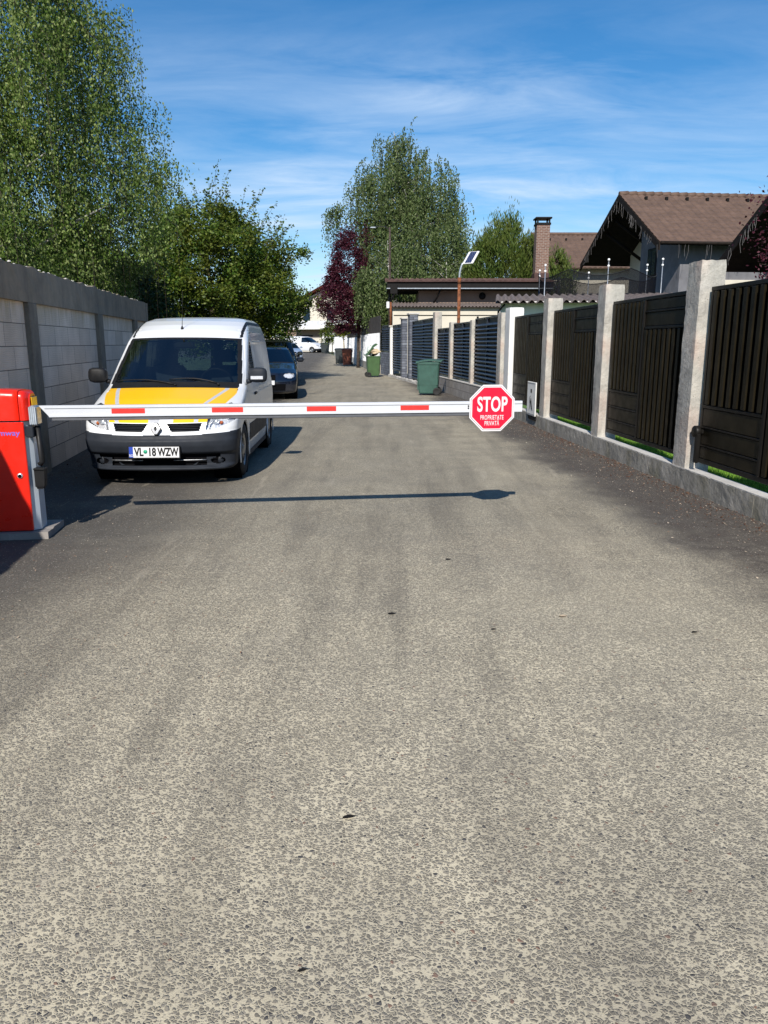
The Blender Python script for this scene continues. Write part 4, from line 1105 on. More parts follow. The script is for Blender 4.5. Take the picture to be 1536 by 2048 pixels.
bin_('wheelie_bin', (-3.16, 55.4, GZ(55)), rad(-4), 'binK', 'dark grey wheelie bin left of the brown bin', .55, .62, 1.08)
bin_('wheelie_bin', (-6.7, 89.0, GZ(89)), rad(-10), 'binK', 'small black wheelie bin beside the far white van', .85, .75, 1.15)
# rubbish heaped in the green bin
def blob(mb, c, r, seed=0, n=10, m=8, sq=(1, 1, 1), amp=.25):
    rs = np.random.default_rng(seed); v = []; ph = rs.uniform(0, 6.28, 6)
    for j in range(m + 1):
        th = math.pi * j / m
        for i in range(n):
            a = 2 * math.pi * i / n
            k = r * (1 + amp * (math.sin(3 * a + ph[0] + 2 * th) * .5 + math.sin(2 * a + 4 * th + ph[1]) * .5 + rs.normal(0, .25)))
            v.append((c[0] + sq[0] * k * math.sin(th) * math.cos(a), c[1] + sq[1] * k * math.sin(th) * math.sin(a), c[2] + sq[2] * k * math.cos(th)))
    mb.add(v, [(j * n + i, (j + 1) * n + i, (j + 1) * n + (i + 1) % n, j * n + (i + 1) % n) for j in range(m) for i in range(n)])
for c, r, mt, sd, lb, sq, nm in (((-.40, 35.45, 1.14), .17, 'paper', 3, 'crumpled tan cardboard poking out of the overflowing green bin', (1.5, 1, .6), 'cardboard'),
                          ((-.62, 35.55, 1.19), .18, 'plasticbag', 5, 'pale plastic bag on top of the overflowing green bin', (1, 1, 1.05), 'rubbish_bag'), ((-.50, 35.75, 1.06), .17, 'black', 8, 'black rubbish bag wedged in the overflowing green bin', (1.2, 1, .7), 'rubbish_bag')):
    mb = MB(); blob(mb, c, r, sd, 12, 9, sq, .3); tag(mb.build(nm, mt), lb, 'rubbish' if nm == 'cardboard' else 'rubbish bag')

# ------------------------------------------------------------------ litter of petals and leaves at the footing, stray leaves on the road
def litter(name, n, cols, label, sz, place, kind='stuff'):
    v = []; f = []
    for i in range(n):
        x, y = place(); a = rng.uniform(0, 6.28); L = sz * rng.uniform(.5, 1.4); W = L * rng.uniform(.3, .6); t = rng.normal(0, .25)
        c = Vector((x, y, .004 + rng.uniform(0, .006))); u = Vector((math.cos(a), math.sin(a), t)) * L; w = Vector((-math.sin(a), math.cos(a), rng.normal(0, .3))) * W
        k = len(v); v += [c - u + Vector((0, 0, .002)), c - w, c + u + Vector((0, 0, abs(t) * L)), c + w]; f.append((k, k + 1, k + 2, k + 3))
    for p in v: p.z = max(p.z, .002)
    return tag(mesh_obj(name, v, f, cols), label, 'litter', kind=kind)
def pl1():
    y = 4.2 + 11 * rng.uniform() ** .9; return FR(y) - abs(rng.normal(0, .42)) - .01, y
def pl2():
    y = 4.2 + 11 * rng.uniform() ** .9; return FR(y) - abs(rng.normal(0, .20 + .1 * math.sin(y * 3))) - .01, y
M['petal'] = leafmat('dry_petals', [(.20, .09, .05), (.45, .38, .28), (.62, .56, .46), (.25, .12, .06)], .1)
M['petal2'] = leafmat('brown_leaf_litter', [(.07, .03, .02), (.12, .05, .03), (.20, .10, .05), (.08, .04, .02)], .1)
litter('petal_litter', 1500, 'petal', 'pale petals and chips scattered along the right-hand footing', .0085, pl1)
litter('leaf_litter', 2000, 'petal2', 'brown leaf crumbs gathered along the right-hand footing', .011, pl2)
litter('stone_chips', 900, 'petal', 'tiny pale chips scattered on the darker left side of the road', .006, lambda: (rng.uniform(-2.9, -.5), rng.uniform(3.2, 7.6)))
def at_ground(px, py):
    c_, s_ = math.cos(PITCH), math.sin(PITCH); u = (px - 768) / 1530; w = (1024 - py) / 1530
    d = Vector((u, c_ + w * s_, -s_ + w * c_)); t = -1.5 / d.z; return d.x * t, d.y * t
litter('wall_litter', 700, 'petal2', 'dry brown leaf crumbs along the foot of the block wall', .014, lambda: (lambda y: (FL(y) + abs(rng.normal(0, .22)), y))(rng.uniform(5.0, 16)))
for (px, py, sz, lb) in ((698, 1637, .020, 'dark curled dry leaf lying alone in the middle of the near road'), (784, 1229, .022, 'small dark leaf fragment near the road centre beyond the curled leaf'),
                         (987, 1260, .014, 'tiny dark leaf fragment right of the road centre'), (1389, 1266, .018, 'small dark leaf fragment at the right side of the road'), (1126, 1234, .024, 'pale sliver of bark on the road right of centre'),
                         (897, 1120, .020, 'dark speck of leaf just beyond the shadow of the boom'), (605, 1944, .012, 'dark pebble on the road near the bottom edge')):
    x, y = at_ground(px, py); mb = MB(); v = []
    a0 = rng.uniform(0, 3)
    for j in range(5):
        for i in range(5):
            s_ = (j - 2) / 2; t_ = (i - 2) / 2; wd = (1 - s_ * s_) ** .6 * .45 * (1 + .25 * math.sin(j * 2.1 + i))
            lx, ly = s_ * sz, t_ * wd * sz
            v.append((x + lx * math.cos(a0 * 0) , y + ly + lx * .35, .004 + sz * .22 * (t_ * t_ * (1 - .5 * s_) + .3 * s_ * s_)))
    mb.add(v, [(j * 5 + i, (j + 1) * 5 + i, (j + 1) * 5 + i + 1, j * 5 + i + 1) for j in range(4) for i in range(4)], True)
    tag(mb.build('dry_leaf' if 'pebble' not in lb else 'pebble', 'petal' if 'pale' in lb else 'trim'), lb, 'leaf' if 'pebble' not in lb else 'pebble')

# ------------------------------------------------------------------ vehicles: lofted shells split into panels
def smooth_rows(tab, step, sig):
    """tab rows: (yf, z, yr, W, B, K, crown); resample along the front profile and round it"""
    T = np.array(tab, float); d = np.hypot(np.diff(T[:, 0]), np.diff(T[:, 1])); d = np.maximum(d, 1e-4); s = np.concatenate([[0], np.cumsum(d)])
    n = int(s[-1] / step); q = np.linspace(0, s[-1], n + 1); out = np.stack([np.interp(q, s, T[:, i]) for i in range(T.shape[1])], 1)
    k = max(1, int(sig / step)); ker = np.exp(-.5 * (np.arange(-3 * k, 3 * k + 1) / k) ** 2); ker /= ker.sum()
    res = out.copy()
    for i in range(T.shape[1]):
        p = np.concatenate([np.full(3 * k, out[0, i]) + (np.arange(-3 * k, 0)) * (out[1, i] - out[0, i]), out[:, i], np.full(3 * k, out[-1, i]) + np.arange(1, 3 * k + 1) * (out[-1, i] - out[-2, i])])
        res[:, i] = np.convolve(p, ker, 'valid')
    return res, q

def shell(tab, step, sig, sstep, p=5., nfront=60, nrear=26, push=None):
    R, q = smooth_rows(tab, step, sig)
    L = (R[:, 2] - R[:, 0]).max(); ns = int(L / sstep)
    ph = np.linspace(0, np.pi / 2, nfront + 1)
    ph = np.pi / 2 * (1 - (1 - ph / (np.pi / 2)) ** 1.25)
    u = np.sin(ph) ** (2 / p); c = 1 - np.cos(ph) ** (2 / p)
    u = np.linspace(0, 1, nfront + 1) ** .8; u[-1] = 1
    c = 1 - (1 - np.minimum(u, 1) ** p) ** (1 / p)
    ext = np.array([.93, .97, .99, 1.0])
    rows = []
    for (yf, z, yr, W, B, K, C) in R:
        xf_ = u * W; yf_ = yf + B * u ** 2 + K * c
        ur = np.linspace(1, 0, nrear + 1) ** .8; cr = 1 - (1 - ur ** p) ** (1 / p)
        xr = ur * W; yr_ = yr - K * .55 * cr - .03 * ur ** 2
        ya, yb = yf_[-1], yr_[0]
        ys = np.linspace(ya, max(ya + .001, yb), ns + 2)[1:-1]
        x = np.concatenate([xf_, np.full(ns, W), xr]); y = np.concatenate([yf_, ys, yr_])
        zz = z - C * (np.abs(x) / max(W, .05)) ** 2.5
        rows.append(np.stack([x, y, zz], 1))
    H = np.array(rows)                         # rows x half contour
    Lf = H[:, ::-1].copy(); Lf[:, :, 0] *= -1
    G = np.concatenate([Lf[:, :-1], H], 1)     # rear centre (left) ... front centre ... rear centre (right)
    if push is not None: G = push(G)
    m, n, _ = G.shape
    idx = np.arange(m * n).reshape(m, n)
    F = np.stack([idx[:-1, :-1], idx[:-1, 1:], idx[1:, 1:], idx[1:, :-1]], -1).reshape(-1, 4)
    V = G.reshape(-1, 3)
    fc = V[F].mean(1)
    rowc = np.repeat((R[:-1, 0] + R[1:, 0]) / 2, n - 1); srow = np.repeat((q[:-1] + q[1:]) / 2, n - 1)
    fz = np.repeat((R[:-1, 1] + R[1:, 1]) / 2, n - 1)
    return V, F, fc, rowc, fz, G

def seams(G, lines, width=.007, depth=.008):
    """pull vertices close to panel gaps inwards. lines: function(x,y,z)->distance, mask"""
    P = G.copy(); x, y, z = P[..., 0], P[..., 1], P[..., 2]
    cen = np.stack([x * 0, np.clip(y, .8, None) * 0 + 2.0, z * 0 + .8], -1)
    du = np.gradient(G, axis=1); dv = np.gradient(G, axis=0); N = np.cross(du, dv); N /= (np.linalg.norm(N, axis=-1, keepdims=True) + 1e-9)
    out = np.sign(((G - cen) * N).sum(-1, keepdims=True)); N = N * out
    for dist, mask in lines(x, y, z):
        w = np.clip(1 - np.abs(dist) / width, 0, 1) * mask
        P -= N * (w * depth)[..., None]
    return P

def split_shell(V, F, lab, names, parent, offs=None, smooth=True):
    """names: label -> (object name, material); each label becomes one mesh; vertex normals come from the whole shell"""
    res = {}
    fn = np.cross(V[F[:, 2]] - V[F[:, 0]], V[F[:, 3]] - V[F[:, 1]])
    VN = np.zeros_like(V)
    for i in range(4): np.add.at(VN, F[:, i], fn)
    VN /= (np.linalg.norm(VN, axis=1, keepdims=True) + 1e-12)
    for k, (nm, mt) in names.items():
        sel = F[lab == k]
        if not len(sel): continue
        used, inv = np.unique(sel, return_inverse=True); vv = V[used].copy()
        if offs and k in offs: vv += VN[used] * offs[k]
        o = mesh_obj(nm, vv, inv.reshape(-1, 4), mt, parent, smooth)
        res[k] = o
    return res

def wheel(parent, x, y, r, w, side, rim='hub', steer=0., spokes=0):
    m_ = MB(); s = side
    prof = [(r * .62, -w / 2), (r * .70, -w / 2 - .004), (r * .93, -w / 2), (r * .985, -w / 2 + .018), (r, -w / 4), (r, w / 4), (r * .985, w / 2 - .018), (r * .93, w / 2), (r * .70, w / 2 + .004), (r * .62, w / 2)]
    m_.lathe(prof, 36, 'x', (0, 0, 0)); t = m_.build('wheel', 'rubber', parent); t.location = (x, y, r); t.rotation_euler = (0, 0, steer)
    m_ = MB(); a = s * (w / 2 - .01)
    pr = [(.001, a + s * .004), (r * .16, a + s * .004), (r * .2, a - s * .012), (r * .52, a - s * .02), (r * .60, a - s * .004), (r * .635, a + s * .008), (r * .64, a - s * .05)]
    if s < 0: pr = pr
    m_.lathe(pr, 36, 'x'); o = m_.build('rim', rim, t)
    m_ = MB()
    for k in range(spokes or 7):
        A = 2 * math.pi * k / (spokes or 7)
        M2 = Matrix.Rotation(A, 4, 'X')
        b = MB(); b.box(a - s * .017 - .003, a - s * .017 + .003, -.018, .018, r * .30, r * .48); xf(b, M2); m_.add(b.v, b.f)
    m_.build('rim_slots', 'void', o)
    return t

def plate(parent, loc, rz, w=.52, h=.112, txt='VL 18 WZW', dot=True, small=False):
    e = MB(); e.box(-w / 2 - .012, w / 2 + .012, 0, .014, -h / 2 - .012, h / 2 + .012, .003); o = e.build('licence_plate', 'black', parent); o.location = loc; o.rotation_euler = (rad(-3), 0, rz)
    e = MB(); e.box(-w / 2 + .042, w / 2, -.003, -.0005, -h / 2, h / 2); e.build('plate_face', 'signwhite', o)
    e = MB(); e.box(-w / 2, -w / 2 + .0415, -.003, -.0005, -h / 2, h / 2); e.build('blue_band', 'plateblue', o)
    if txt:
        text_obj('characters', 'VL', .118, 'black', o, (-.158, -.004, -.002), (math.pi / 2, 0, 0), .0006, .0042, .72)
        text_obj('characters', '18', .118, 'black', o, (-.022, -.004, -.002), (math.pi / 2, 0, 0), .0006, .0042, .72)
        text_obj('characters', 'WZW', .118, 'black', o, (.145, -.004, -.002), (math.pi / 2, 0, 0), .0006, .0042, .66)
        text_obj('country_code', 'RO', .036, 'signwhite', o, (-w / 2 + .021, -.004, -.036), (math.pi / 2, 0, 0), .0006, .0005, .8)
        e = MB(); e.lathe([(0, -.0045), (.021, -.0045), (.021, -.003)], 20, 'y', (-.090, 0, .005)); e.build('green_sticker', 'platedot', o)
    return o
M['plateblue'] = simple('plate_blue', (.01, .05, .38), .5, 0, .03, 5)
M['platedot'] = simple('plate_green_dot', (.02, .32, .18), .5, 0, .1, 30)

M['emblem'] = simple('emblem_silver', (.62, .63, .66), .3, .3, .05, 5)
# ---------------------------------- white van with the yellow bonnet
def build_van():
    e = empty('van', (-2.395, 8.0, 0), .036, 'white van with a yellow bonnet and grey bumper parked by the block wall', 'van')
    #        yf    z     yr    W     B    K    crown
    tab = [(.16, .155, 3.90, .70, .10, .30, 0), (.09, .17, 3.93, .75, .10, .30, 0), (.03, .20, 3.96, .78, .10, .32, 0), (.035, .215, 3.97, .785, .10, .32, 0),
           (.065, .235, 3.98, .79, .10, .32, 0), (.065, .345, 3.99, .805, .10, .32, 0), (.02, .37, 4.0, .81, .10, .32, 0), (.0, .44, 4.0, .815, .10, .33, 0), (.0, .50, 4.0, .82, .10, .33, .0), (.018, .512, 4.0, .82, .10, .33, -.01),
           (.03, .55, 4.0, .822, .10, .33, -.03), (.055, .56, 4.0, .822, .10, .34, -.03), (.06, .60, 4.0, .825, .10, .34, -.03), (.09, .675, 4.0, .828, .10, .34, -.02), (.14, .73, 4.0, .83, .10, .34, 0.0),
           (.30, .825, 4.0, .828, .10, .33, .02), (.50, .905, 3.99, .825, .10, .32, .03), (.75, .985, 3.98, .818, .10, .30, .03), (.86, 1.015, 3.98, .812, .12, .28, .02), (.90, 1.035, 3.97, .808, .13, .26, .02),
           (1.20, 1.245, 3.96, .785, .13, .22, .02), (1.62, 1.545, 3.93, .745, .13, .20, .02), (1.68, 1.59, 3.92, .735, .14, .22, .02), (1.80, 1.665, 3.90, .72, .15, .26, .02), (1.95, 1.73, 3.87, .70, .16, .30, .02),
           (2.15, 1.785, 3.83, .665, .15, .30, .01), (2.4, 1.82, 3.75, .60, .12, .30, 0), (2.65, 1.84, 3.6, .48, .10, .2, 0), (2.85, 1.85, 3.45, .30, .05, .15, 0), (3.05, 1.853, 3.25, .03, .0, .02, 0)]
    def lines(x, y, z):
        ax = np.abs(x); side = (ax > .60) & (y > .55) & (y < 3.85)
        L = []
        L.append((y - 2.13, side * (z > .34) * (z < 1.70)))
        L.append((y - (1.16 + np.clip(z - 1.05, 0, 9) * 1.30 + np.clip(.9 - z, 0, 9) * .12), side * (z > .34) * (z < 1.62)))
        L.append((z - 1.665, side * (y > 1.75) * (y < 2.13)))
        L.append((z - .345, side * (y > 1.12) * (y < 2.13)))
        L.append((y - 2.22, side * (z > .9) * (z < 1.52))); L.append((z - 1.53, side * (y > 2.22) * (y < 3.05))); L.append((y - 3.05, side * (z > .9) * (z < 1.53)))
        L.append((z - .90, side * (y > 2.2) * (y < 3.9)))
        front = (y < 1.2)
        edge = np.clip(.515 + np.clip(z - .69, 0, .30) * .82, 0, .735)
        L.append((ax - edge, front * (z > .675) * (z < 1.01) * (y < .95)))
        return L
    V, F, fc, yf, fz, G = shell(tab, .010, .014, .016, 5., 90, 26, lambda g: seams(g, lines))
    x, y, z = fc.T; ax = np.abs(x); lab = np.zeros(len(F), int)
    side = (ax > .60) & (y > .42)
    front = y < yf + .60
    # bumper
    zb = np.where(y < .60, .553 + .035 * np.clip(ax / .8, 0, 1) ** 3 - np.clip(y - .42, 0, 1) * .6, .0)
    bump_ = (z < zb) & (y < .62)
    lab[bump_] = 1
    lab[(z < .50) & (y > 3.75)] = 1
    # bonnet
    edge = np.clip(.515 + np.clip(fz - .69, 0, .30) * .82, 0, .735)
    hood_ = front & (fz > .680) & (fz < 1.008) & (ax < edge)
    lab[hood_] = 2
    tl = -.665 + (fz - .68) * -.06; tl = np.interp(fz, [.68, .88, 1.0], [-.63, -.665, -.625]) * .97
    tl = np.interp(fz, [.68, .86, 1.0], [-.445, -.455, -.60]) * 0 + np.interp(fz, [.68, .80, .98, 1.01], [-.43, -.455, -.60, -.62])
    tr_ = np.interp(fz, [.68, .74, .86, 1.0], [.455, .44, .40, .70]) * 0 + np.interp(fz, [.68, .75, .83, 1.0], [.40, .40, .41, .62])
    lab[hood_ & (np.abs(x - tl) < .022)] = 3
    lab[hood_ & (np.abs(x - tr_) < .022)] = 3
    for a, b in ((-.10, -.045), (-.035, .02)): lab[hood_ & (fz < .735) & (x > a) & (x < b)] = 3
    lab[hood_ & (fz < .732) & (x > .025) & (x < .16)] = 4
    # cowl
    lab[front & (fz >= 1.008) & (fz < 1.050) & (ax < .735)] = 5
    # windscreen
    ew = np.interp(fz, [1.04, 1.56], [.752, .668])
    ws = front & (fz >= 1.050) & (fz < 1.575) & (ax < ew) & (y < yf + .45)
    lab[ws] = 6
    frit = ws & ((ax > ew - .035) | (fz > 1.548) | (fz < 1.068))
    lab[frit] = 5
    # grey pillar rubber
    lab[front & (fz >= 1.05) & (fz < 1.575) & (ax >= ew) & (ax < ew + .016)] = 5
    # roof strips
    lab[(np.abs(ax - .668) < .017) & (z > 1.572) & (y < 3.9)] = 5
    # headlights
    zt = np.interp(ax, [.50, .56, .64, .72, .83], [.70, .765, .835, .86, .80]); zl = np.interp(ax, [.50, .53, .64, .74, .80, .84], [.60, .595, .615, .655, .69, .76])
    inner = .505 + (fz - .6) * .16
    hl = (y < .62) & (ax > inner) & (fz > zl) & (fz < zt) & ~bump_
    lab[hl] = 7
    lab[(y < .70) & (ax > inner + .05) & (fz >= zt) & (fz < zt + .020) & (fz > .80)] = 5
    # grille openings
    gz0 = .590; gz1 = .668
    gi = (y < .4) & (ax > .085 + (gz1 - fz) * .55 * 0 + (fz - gz0) * -.0 + (gz1 - fz) * 0 + np.clip((gz1 - fz), 0, 1) * 0 + .0 + (fz - gz0) * .0) & (ax < .455)
    inn = .115 + (fz - gz0) * .65 * 0 + (gz1 - fz) * -.0
    inn = np.interp(fz, [gz0, gz1], [.150, .098]); outb = np.interp(fz, [gz0, gz1], [.44, .465])
    gr_ = (y < .5) & (fz > gz0) & (fz < gz1) & (ax > inn) & (ax < outb)
    lab[gr_] = 8
    # lower intake and fog lamps
    it = (y < .5) & (fz > .232) & (fz < .352) & (ax < .50)
    lab[it] = 9
    lab[(y < .6) & (((ax - .615) / .075) ** 2 + ((fz - .275) / .036) ** 2 < 1)] = 9
    lab[(y < .6) & (fz > .315) & (fz < .352) & (ax >= .50) & (ax < .64)] = 9
    # wheel arches
    for cy in (.80, 3.40):
        lab[(ax > .45) & ((y - cy) ** 2 + (z - .29) ** 2 < .355 ** 2)] = 99
    lab[(lab != 99) & side & (z < .20)] = 1
    # side mouldings and windows
    lab[side & (y > 1.22) & (y < 2.95) & (z > .36) & (z < .56) & (lab == 0)] = 10
    yA = 1.30 + np.clip(z - 1.06, 0, 9) * 1.28
    sw_ = side & (z > 1.06) & (z < 1.52) & (y > yA) & (y < 2.04)
    lab[sw_] = 11
    lab[sw_ & ((z > 1.49) | (z < 1.085) | (y < yA + .035) | (y > 2.01))] = 5
    # rear door window
    lab[(y > 3.7) & (ax < .62) & (ax > .04) & (z > 1.10) & (z < 1.55) & ~side] = 12
    names = {0: ('body', 'white'), 1: ('bumper', 'bumper'), 2: ('bonnet', 'yellow'), 3: ('tape_stripes', 'tape'), 4: ('worn_patch', 'white'), 5: ('rubber_trim', 'black'), 6: ('windscreen', 'wind'),
             7: ('headlamp_bowl', 'reflector'), 8: ('grille_recess', 'void'), 9: ('air_intake', 'void'), 10: ('side_moulding', 'bumper'), 11: ('side_window', 'tint'), 12: ('rear_window', 'wind')}
    # headlights one by one
    lab[hl & (x > 0)] = 20; lab[hl & (x < 0)] = 21
    for k_, b_, nm_, mt_ in ((11, 30, 'side_window', 'tint'), (10, 32, 'side_moulding', 'bumper'), (8, 34, 'grille_recess', 'void')):
        lab[(lab == k_) & (x > 0)] = b_; lab[(lab == k_) & (x < 0)] = b_ + 1; names[b_] = (nm_, mt_); names[b_ + 1] = (nm_, mt_); names.pop(k_)
    names[20] = ('headlight', 'reflector'); names[21] = ('headlight', 'reflector'); del names[7]
    res = split_shell(V, F, lab, names, e, {20: -.045, 21: -.045, 34: -.03, 35: -.03, 9: -.035, 32: .006, 33: .006, 6: .001})
    for k, sx in ((20, 1), (21, -1)):
        o = res[k]
        split_shell(V, F, np.where(lab == k, 1, 0), {1: ('clear_cover', 'clear')}, o, {1: .001})
        m_ = MB(); m_.lathe([(.001, .03), (.02, .028), (.045, .010), (.060, -.025)], 24, 'y', (sx * .70, .31, .755)); m_.build('reflector_bowl', 'chrome', o)
        m_ = MB(); m_.lathe([(.001, .02), (.025, .015), (.042, -.02)], 20, 'y', (sx * .60, .20, .70)); m_.build('reflector_bowl', 'chrome', o)
        m_ = MB(); m_.lathe([(.001, -.03), (.016, -.022), (.022, 0), (.016, .02), (.001, .03)], 14, 'y', (sx * .655, .225, .668)); m_.build('indicator_bulb', 'amber', o)
        m_ = MB(); m_.tube([(sx * .535, .155, .60), (sx * .55, .16, .66), (sx * .575, .18, .72)], .006, 6); m_.tube([(sx * .535, .155, .602), (sx * .62, .19, .612), (sx * .72, .27, .652)], .006, 6); m_.build('lamp_rim', 'chrome', o)
    # grille slats
    for sx in (-1, 1):
        m_ = MB()
        for k in range(4):
            zz = .602 + k * .0175
            i0 = np.interp(zz, [gz0, gz1], [.15, .098]); i1 = np.interp(zz, [gz0, gz1], [.44, .465])
            pts = [(sx * a, .062 + .10 * (a / .825) ** 2 + .34 * (1 - (1 - (a / .825) ** 5) ** .2) + (zz - .6) * .42, zz) for a in np.linspace(i0, i1, 8)]
            m_.tube(pts, .0045, 5)
        m_.build('grille_slats', 'bumper', e)
    # diamond emblem
    def ring(pts_o, pts_i, y0, y1, nm, mt, par):
        m_ = MB(); n = len(pts_o); v = [(a, y0, b) for a, b in pts_o] + [(a, y0 - .004, b) for a, b in pts_i] + [(a, y1, b) for a, b in pts_o] + [(a, y1, b) for a, b in pts_i]
        f = [(i, (i + 1) % n, n + (i + 1) % n, n + i) for i in range(n)] + [(i, 2 * n + i, 2 * n + (i + 1) % n, (i + 1) % n) for i in range(n)] + [(n + i, n + (i + 1) % n, 3 * n + (i + 1) % n, 3 * n + i) for i in range(n)]
        m_.add(v, f); return m_.build(nm, mt, par)
    def dia(w, h): return [(w, 0), (w * .28, -h), (-w * .28, -h), (-w, 0), (-w * .28, h), (w * .28, h)]
    em = MB(); em.prism(dia(.056, .064), 0, .05, 'y'); emo = em.build('emblem', 'black', e); emo.location = (0, .028, .625); emo.rotation_euler = (rad(-14), 0, 0)
    ring(dia(.048, .056), dia(.017, .026), -.008, 0.001, 'emblem_diamond', 'emblem', emo)
    # lower bumper details
    m_ = MB(); 
    for sx in (-1, 1):
        m_.tube([(sx * a, .055 + .10 * (a / .8) ** 2 + .32 * (1 - (1 - (a / .8) ** 5) ** .2), .287) for a in np.linspace(.16, .50, 8)], .007, 6)
    m_.build('intake_bar', 'hub', e)
    for sx in (-1, 1):
        m_ = MB(); m_.lathe([(.0, -.01), (.03, -.008), (.05, .01), (.055, .03)], 20, 'y', (sx * .615, .19, .275)); m_.build('fog_lamp_blank', 'bumper', e)
        m_ = MB(); m_.prism([(sx * .36, .235), (sx * .39, .235), (sx * .42, .27)] if sx > 0 else [(sx * .36, .235), (sx * .42, .27), (sx * .39, .235)], .07, .09, 'y'); m_.build('intake_fin', 'bumper', e)
    m_ = MB(); pts = [(a, .028 + .10 * (a / .75) ** 2 + .30 * (1 - (1 - min(1, abs(a) / .76) ** 5) ** .2), .198) for a in np.linspace(-.72, .72, 31)]; m_.tube(pts, .016, 8); m_.build('bumper_lip', 'bumper', e)
    plate(e, (-.02, -.018, .385), 0.0)
    # inside
    m_ = MB(); m_.box(-.70, .70, 1.03, 1.50, .80, 1.00, .05); m_.box(.18, .58, 1.15, 1.45, 1.0, 1.07, .03); m_.build('dashboard', 'cabin', e)
    m_ = MB(); cy_, cz_ = 1.62, 1.03
    m_.tube([(.38 + .19 * math.cos(a), cy_ - .19 * .45 * math.sin(a), cz_ + .19 * .88 * math.sin(a)) for a in np.linspace(0, 2 * math.pi, 29)], .014, 8); m_.tube([(.2, cy_, cz_), (.56, cy_, cz_)], .02, 6); m_.tube([(.38, cy_, cz_), (.38, cy_ - .25, cz_ - .2)], .03, 6); m_.build('steering_wheel', 'trim', e)
    for sx in (-.38, .38):
        m_ = MB(); m_.box(sx - .24, sx + .24, 1.85, 2.32, .50, .72, .05); m_.box(sx - .23, sx + .23, 2.28, 2.42, .70, 1.22, .05); m_.box(sx - .12, sx + .12, 2.33, 2.43, 1.26, 1.42, .035); m_.build('seat', 'seat', e)
    m_ = MB(); m_.box(-.79, .79, .95, 3.9, .16, .22); m_.build('floor', 'cabin', e)
    m_ = MB(); m_.box(-.74, .74, .93, .97, .22, .98); m_.build('firewall', 'cabin', e)
    m_ = MB(); m_.box(-.13, .13, 1.60, 1.63, 1.44, 1.52, .02); m_.tube([(0, 1.62, 1.50), (0, 1.60, 1.56)], .01, 6); m_.build('interior_mirror', 'trim', e)
    for sx in (-.36, .36):
        m_ = MB(); m_.box(sx - .2, sx + .2, 1.76, 1.90, 1.515, 1.535, .008); m_.build('sun_visor', 'cabin', e)
    for sx in (-1, 1):
        m_ = MB(); m_.tube([(sx * .70, 2.18, .6), (sx * .68, 2.18, 1.2), (sx * .62, 2.18, 1.62)], .05, 6); m_.build('door_pillar', 'cabin', e)
    # mirrors
    for sx in (-1, 1):
        m_ = MB(); v = []; n = 16
        for (xx, sc) in ((0, .55), (.03, .9), (.09, 1.), (.16, 1.0), (.20, .85), (.215, .5)):
            for k in range(n):
                a = 2 * math.pi * k / n; ca, sa = math.cos(a), math.sin(a)
                yy = .055 * math.copysign(abs(ca) ** .6, ca) * sc; zz = .088 * math.copysign(abs(sa) ** .6, sa) * sc
                v.append((sx * (.83 + xx), 1.20 + yy + .02 * xx, 1.135 + zz))
        f = [(j * n + i, (j + 1) * n + i, (j + 1) * n + (i + 1) % n, j * n + (i + 1) % n) for j in range(5) for i in range(n)]
        if sx > 0: f = [tuple(reversed(q)) for q in f]
        f += [tuple(range(5 * n, 6 * n)), tuple(range(n))]
        m_.add(v, f, True); m_.tube([(sx * .79, 1.25, 1.05), (sx * .85, 1.22, 1.07)], .028, 8); mo = m_.build('wing_mirror', 'black' if sx < 0 else 'bumper', e)
        if sx > 0:
            m_ = MB(); m_.box(.86, 1.005, 1.138, 1.146, 1.085, 1.125, .003); m_.build('mirror_indicator', 'reflector', mo)
        m_ = MB(); m_.box(sx * .93 - .075, sx * .93 + .075, 1.262, 1.268, 1.065, 1.20, .002); m_.build('mirror_glass', 'chrome', mo)
        m_ = MB(); m_.box(sx * .828 - .012, sx * .828 + .012, 1.72, 1.90, .87, .905, .008); m_.build('door_handle', 'black', e)
    # wipers
    def wsy(xx, zz): return np.interp(zz, [1.035, 1.545], [.90, 1.62]) + .13 * (xx / .8) ** 2
    for a, b, z0_, z1_ in ((-.68, .02, 1.075, 1.045), (-.05, .50, 1.095, 1.055)):
        m_ = MB(); pts = [(a + (b - a) * t, wsy(a + (b - a) * t, z0_ + (z1_ - z0_) * t + .03 * math.sin(math.pi * t)) - .022, z0_ + (z1_ - z0_) * t + .03 * math.sin(math.pi * t)) for t in [i / 8 for i in range(9)]]
        m_.tube(pts, [.006] * 4 + [.009] * 5, 6); m_.tube([pts[-1], (pts[-1][0] + .02, pts[-1][1] - .02, 1.03)], .014, 6); m_.build('wiper', 'black', e)
    # antenna
    m_ = MB(); m_.lathe([(0.018, -.01), (.018, .01), (.009, .035), (.001, .04)], 12, 'z', (-.06, 1.83, 1.675)); m_.tube([(-.06, 1.83, 1.70), (-.045, 1.80, 1.82), (-.01, 1.72, 2.13)], [.005, .003, .002], 6); m_.build('aerial', 'black', e)
    # arches and wheels
    for cy in (.80, 3.40):
        for sx in (-1, 1):
            m_ = MB(); m_.lathe([(.353, sx * .80), (.352, sx * .50), (.001, sx * .48)], 30, 'x', (0, cy, .29)); m_.build('arch_liner', 'void', e)
            m_ = MB(); a_ = np.linspace(-.25, math.pi + .25, 20); m_.tube([(sx * (.812 if cy < 2 else .82), cy + .358 * math.cos(t), .29 + .358 * math.sin(t)) for t in a_], .009, 6); m_.build('arch_edge', 'white', e)
            wheel(e, sx * .715, cy, .305, .185, sx, 'hub', 0, 9)
    m_ = MB(); m_.box(-.55, .55, .4, 3.9, .22, .30); m_.build('underbody', 'void', e)
    return e
van = build_van()

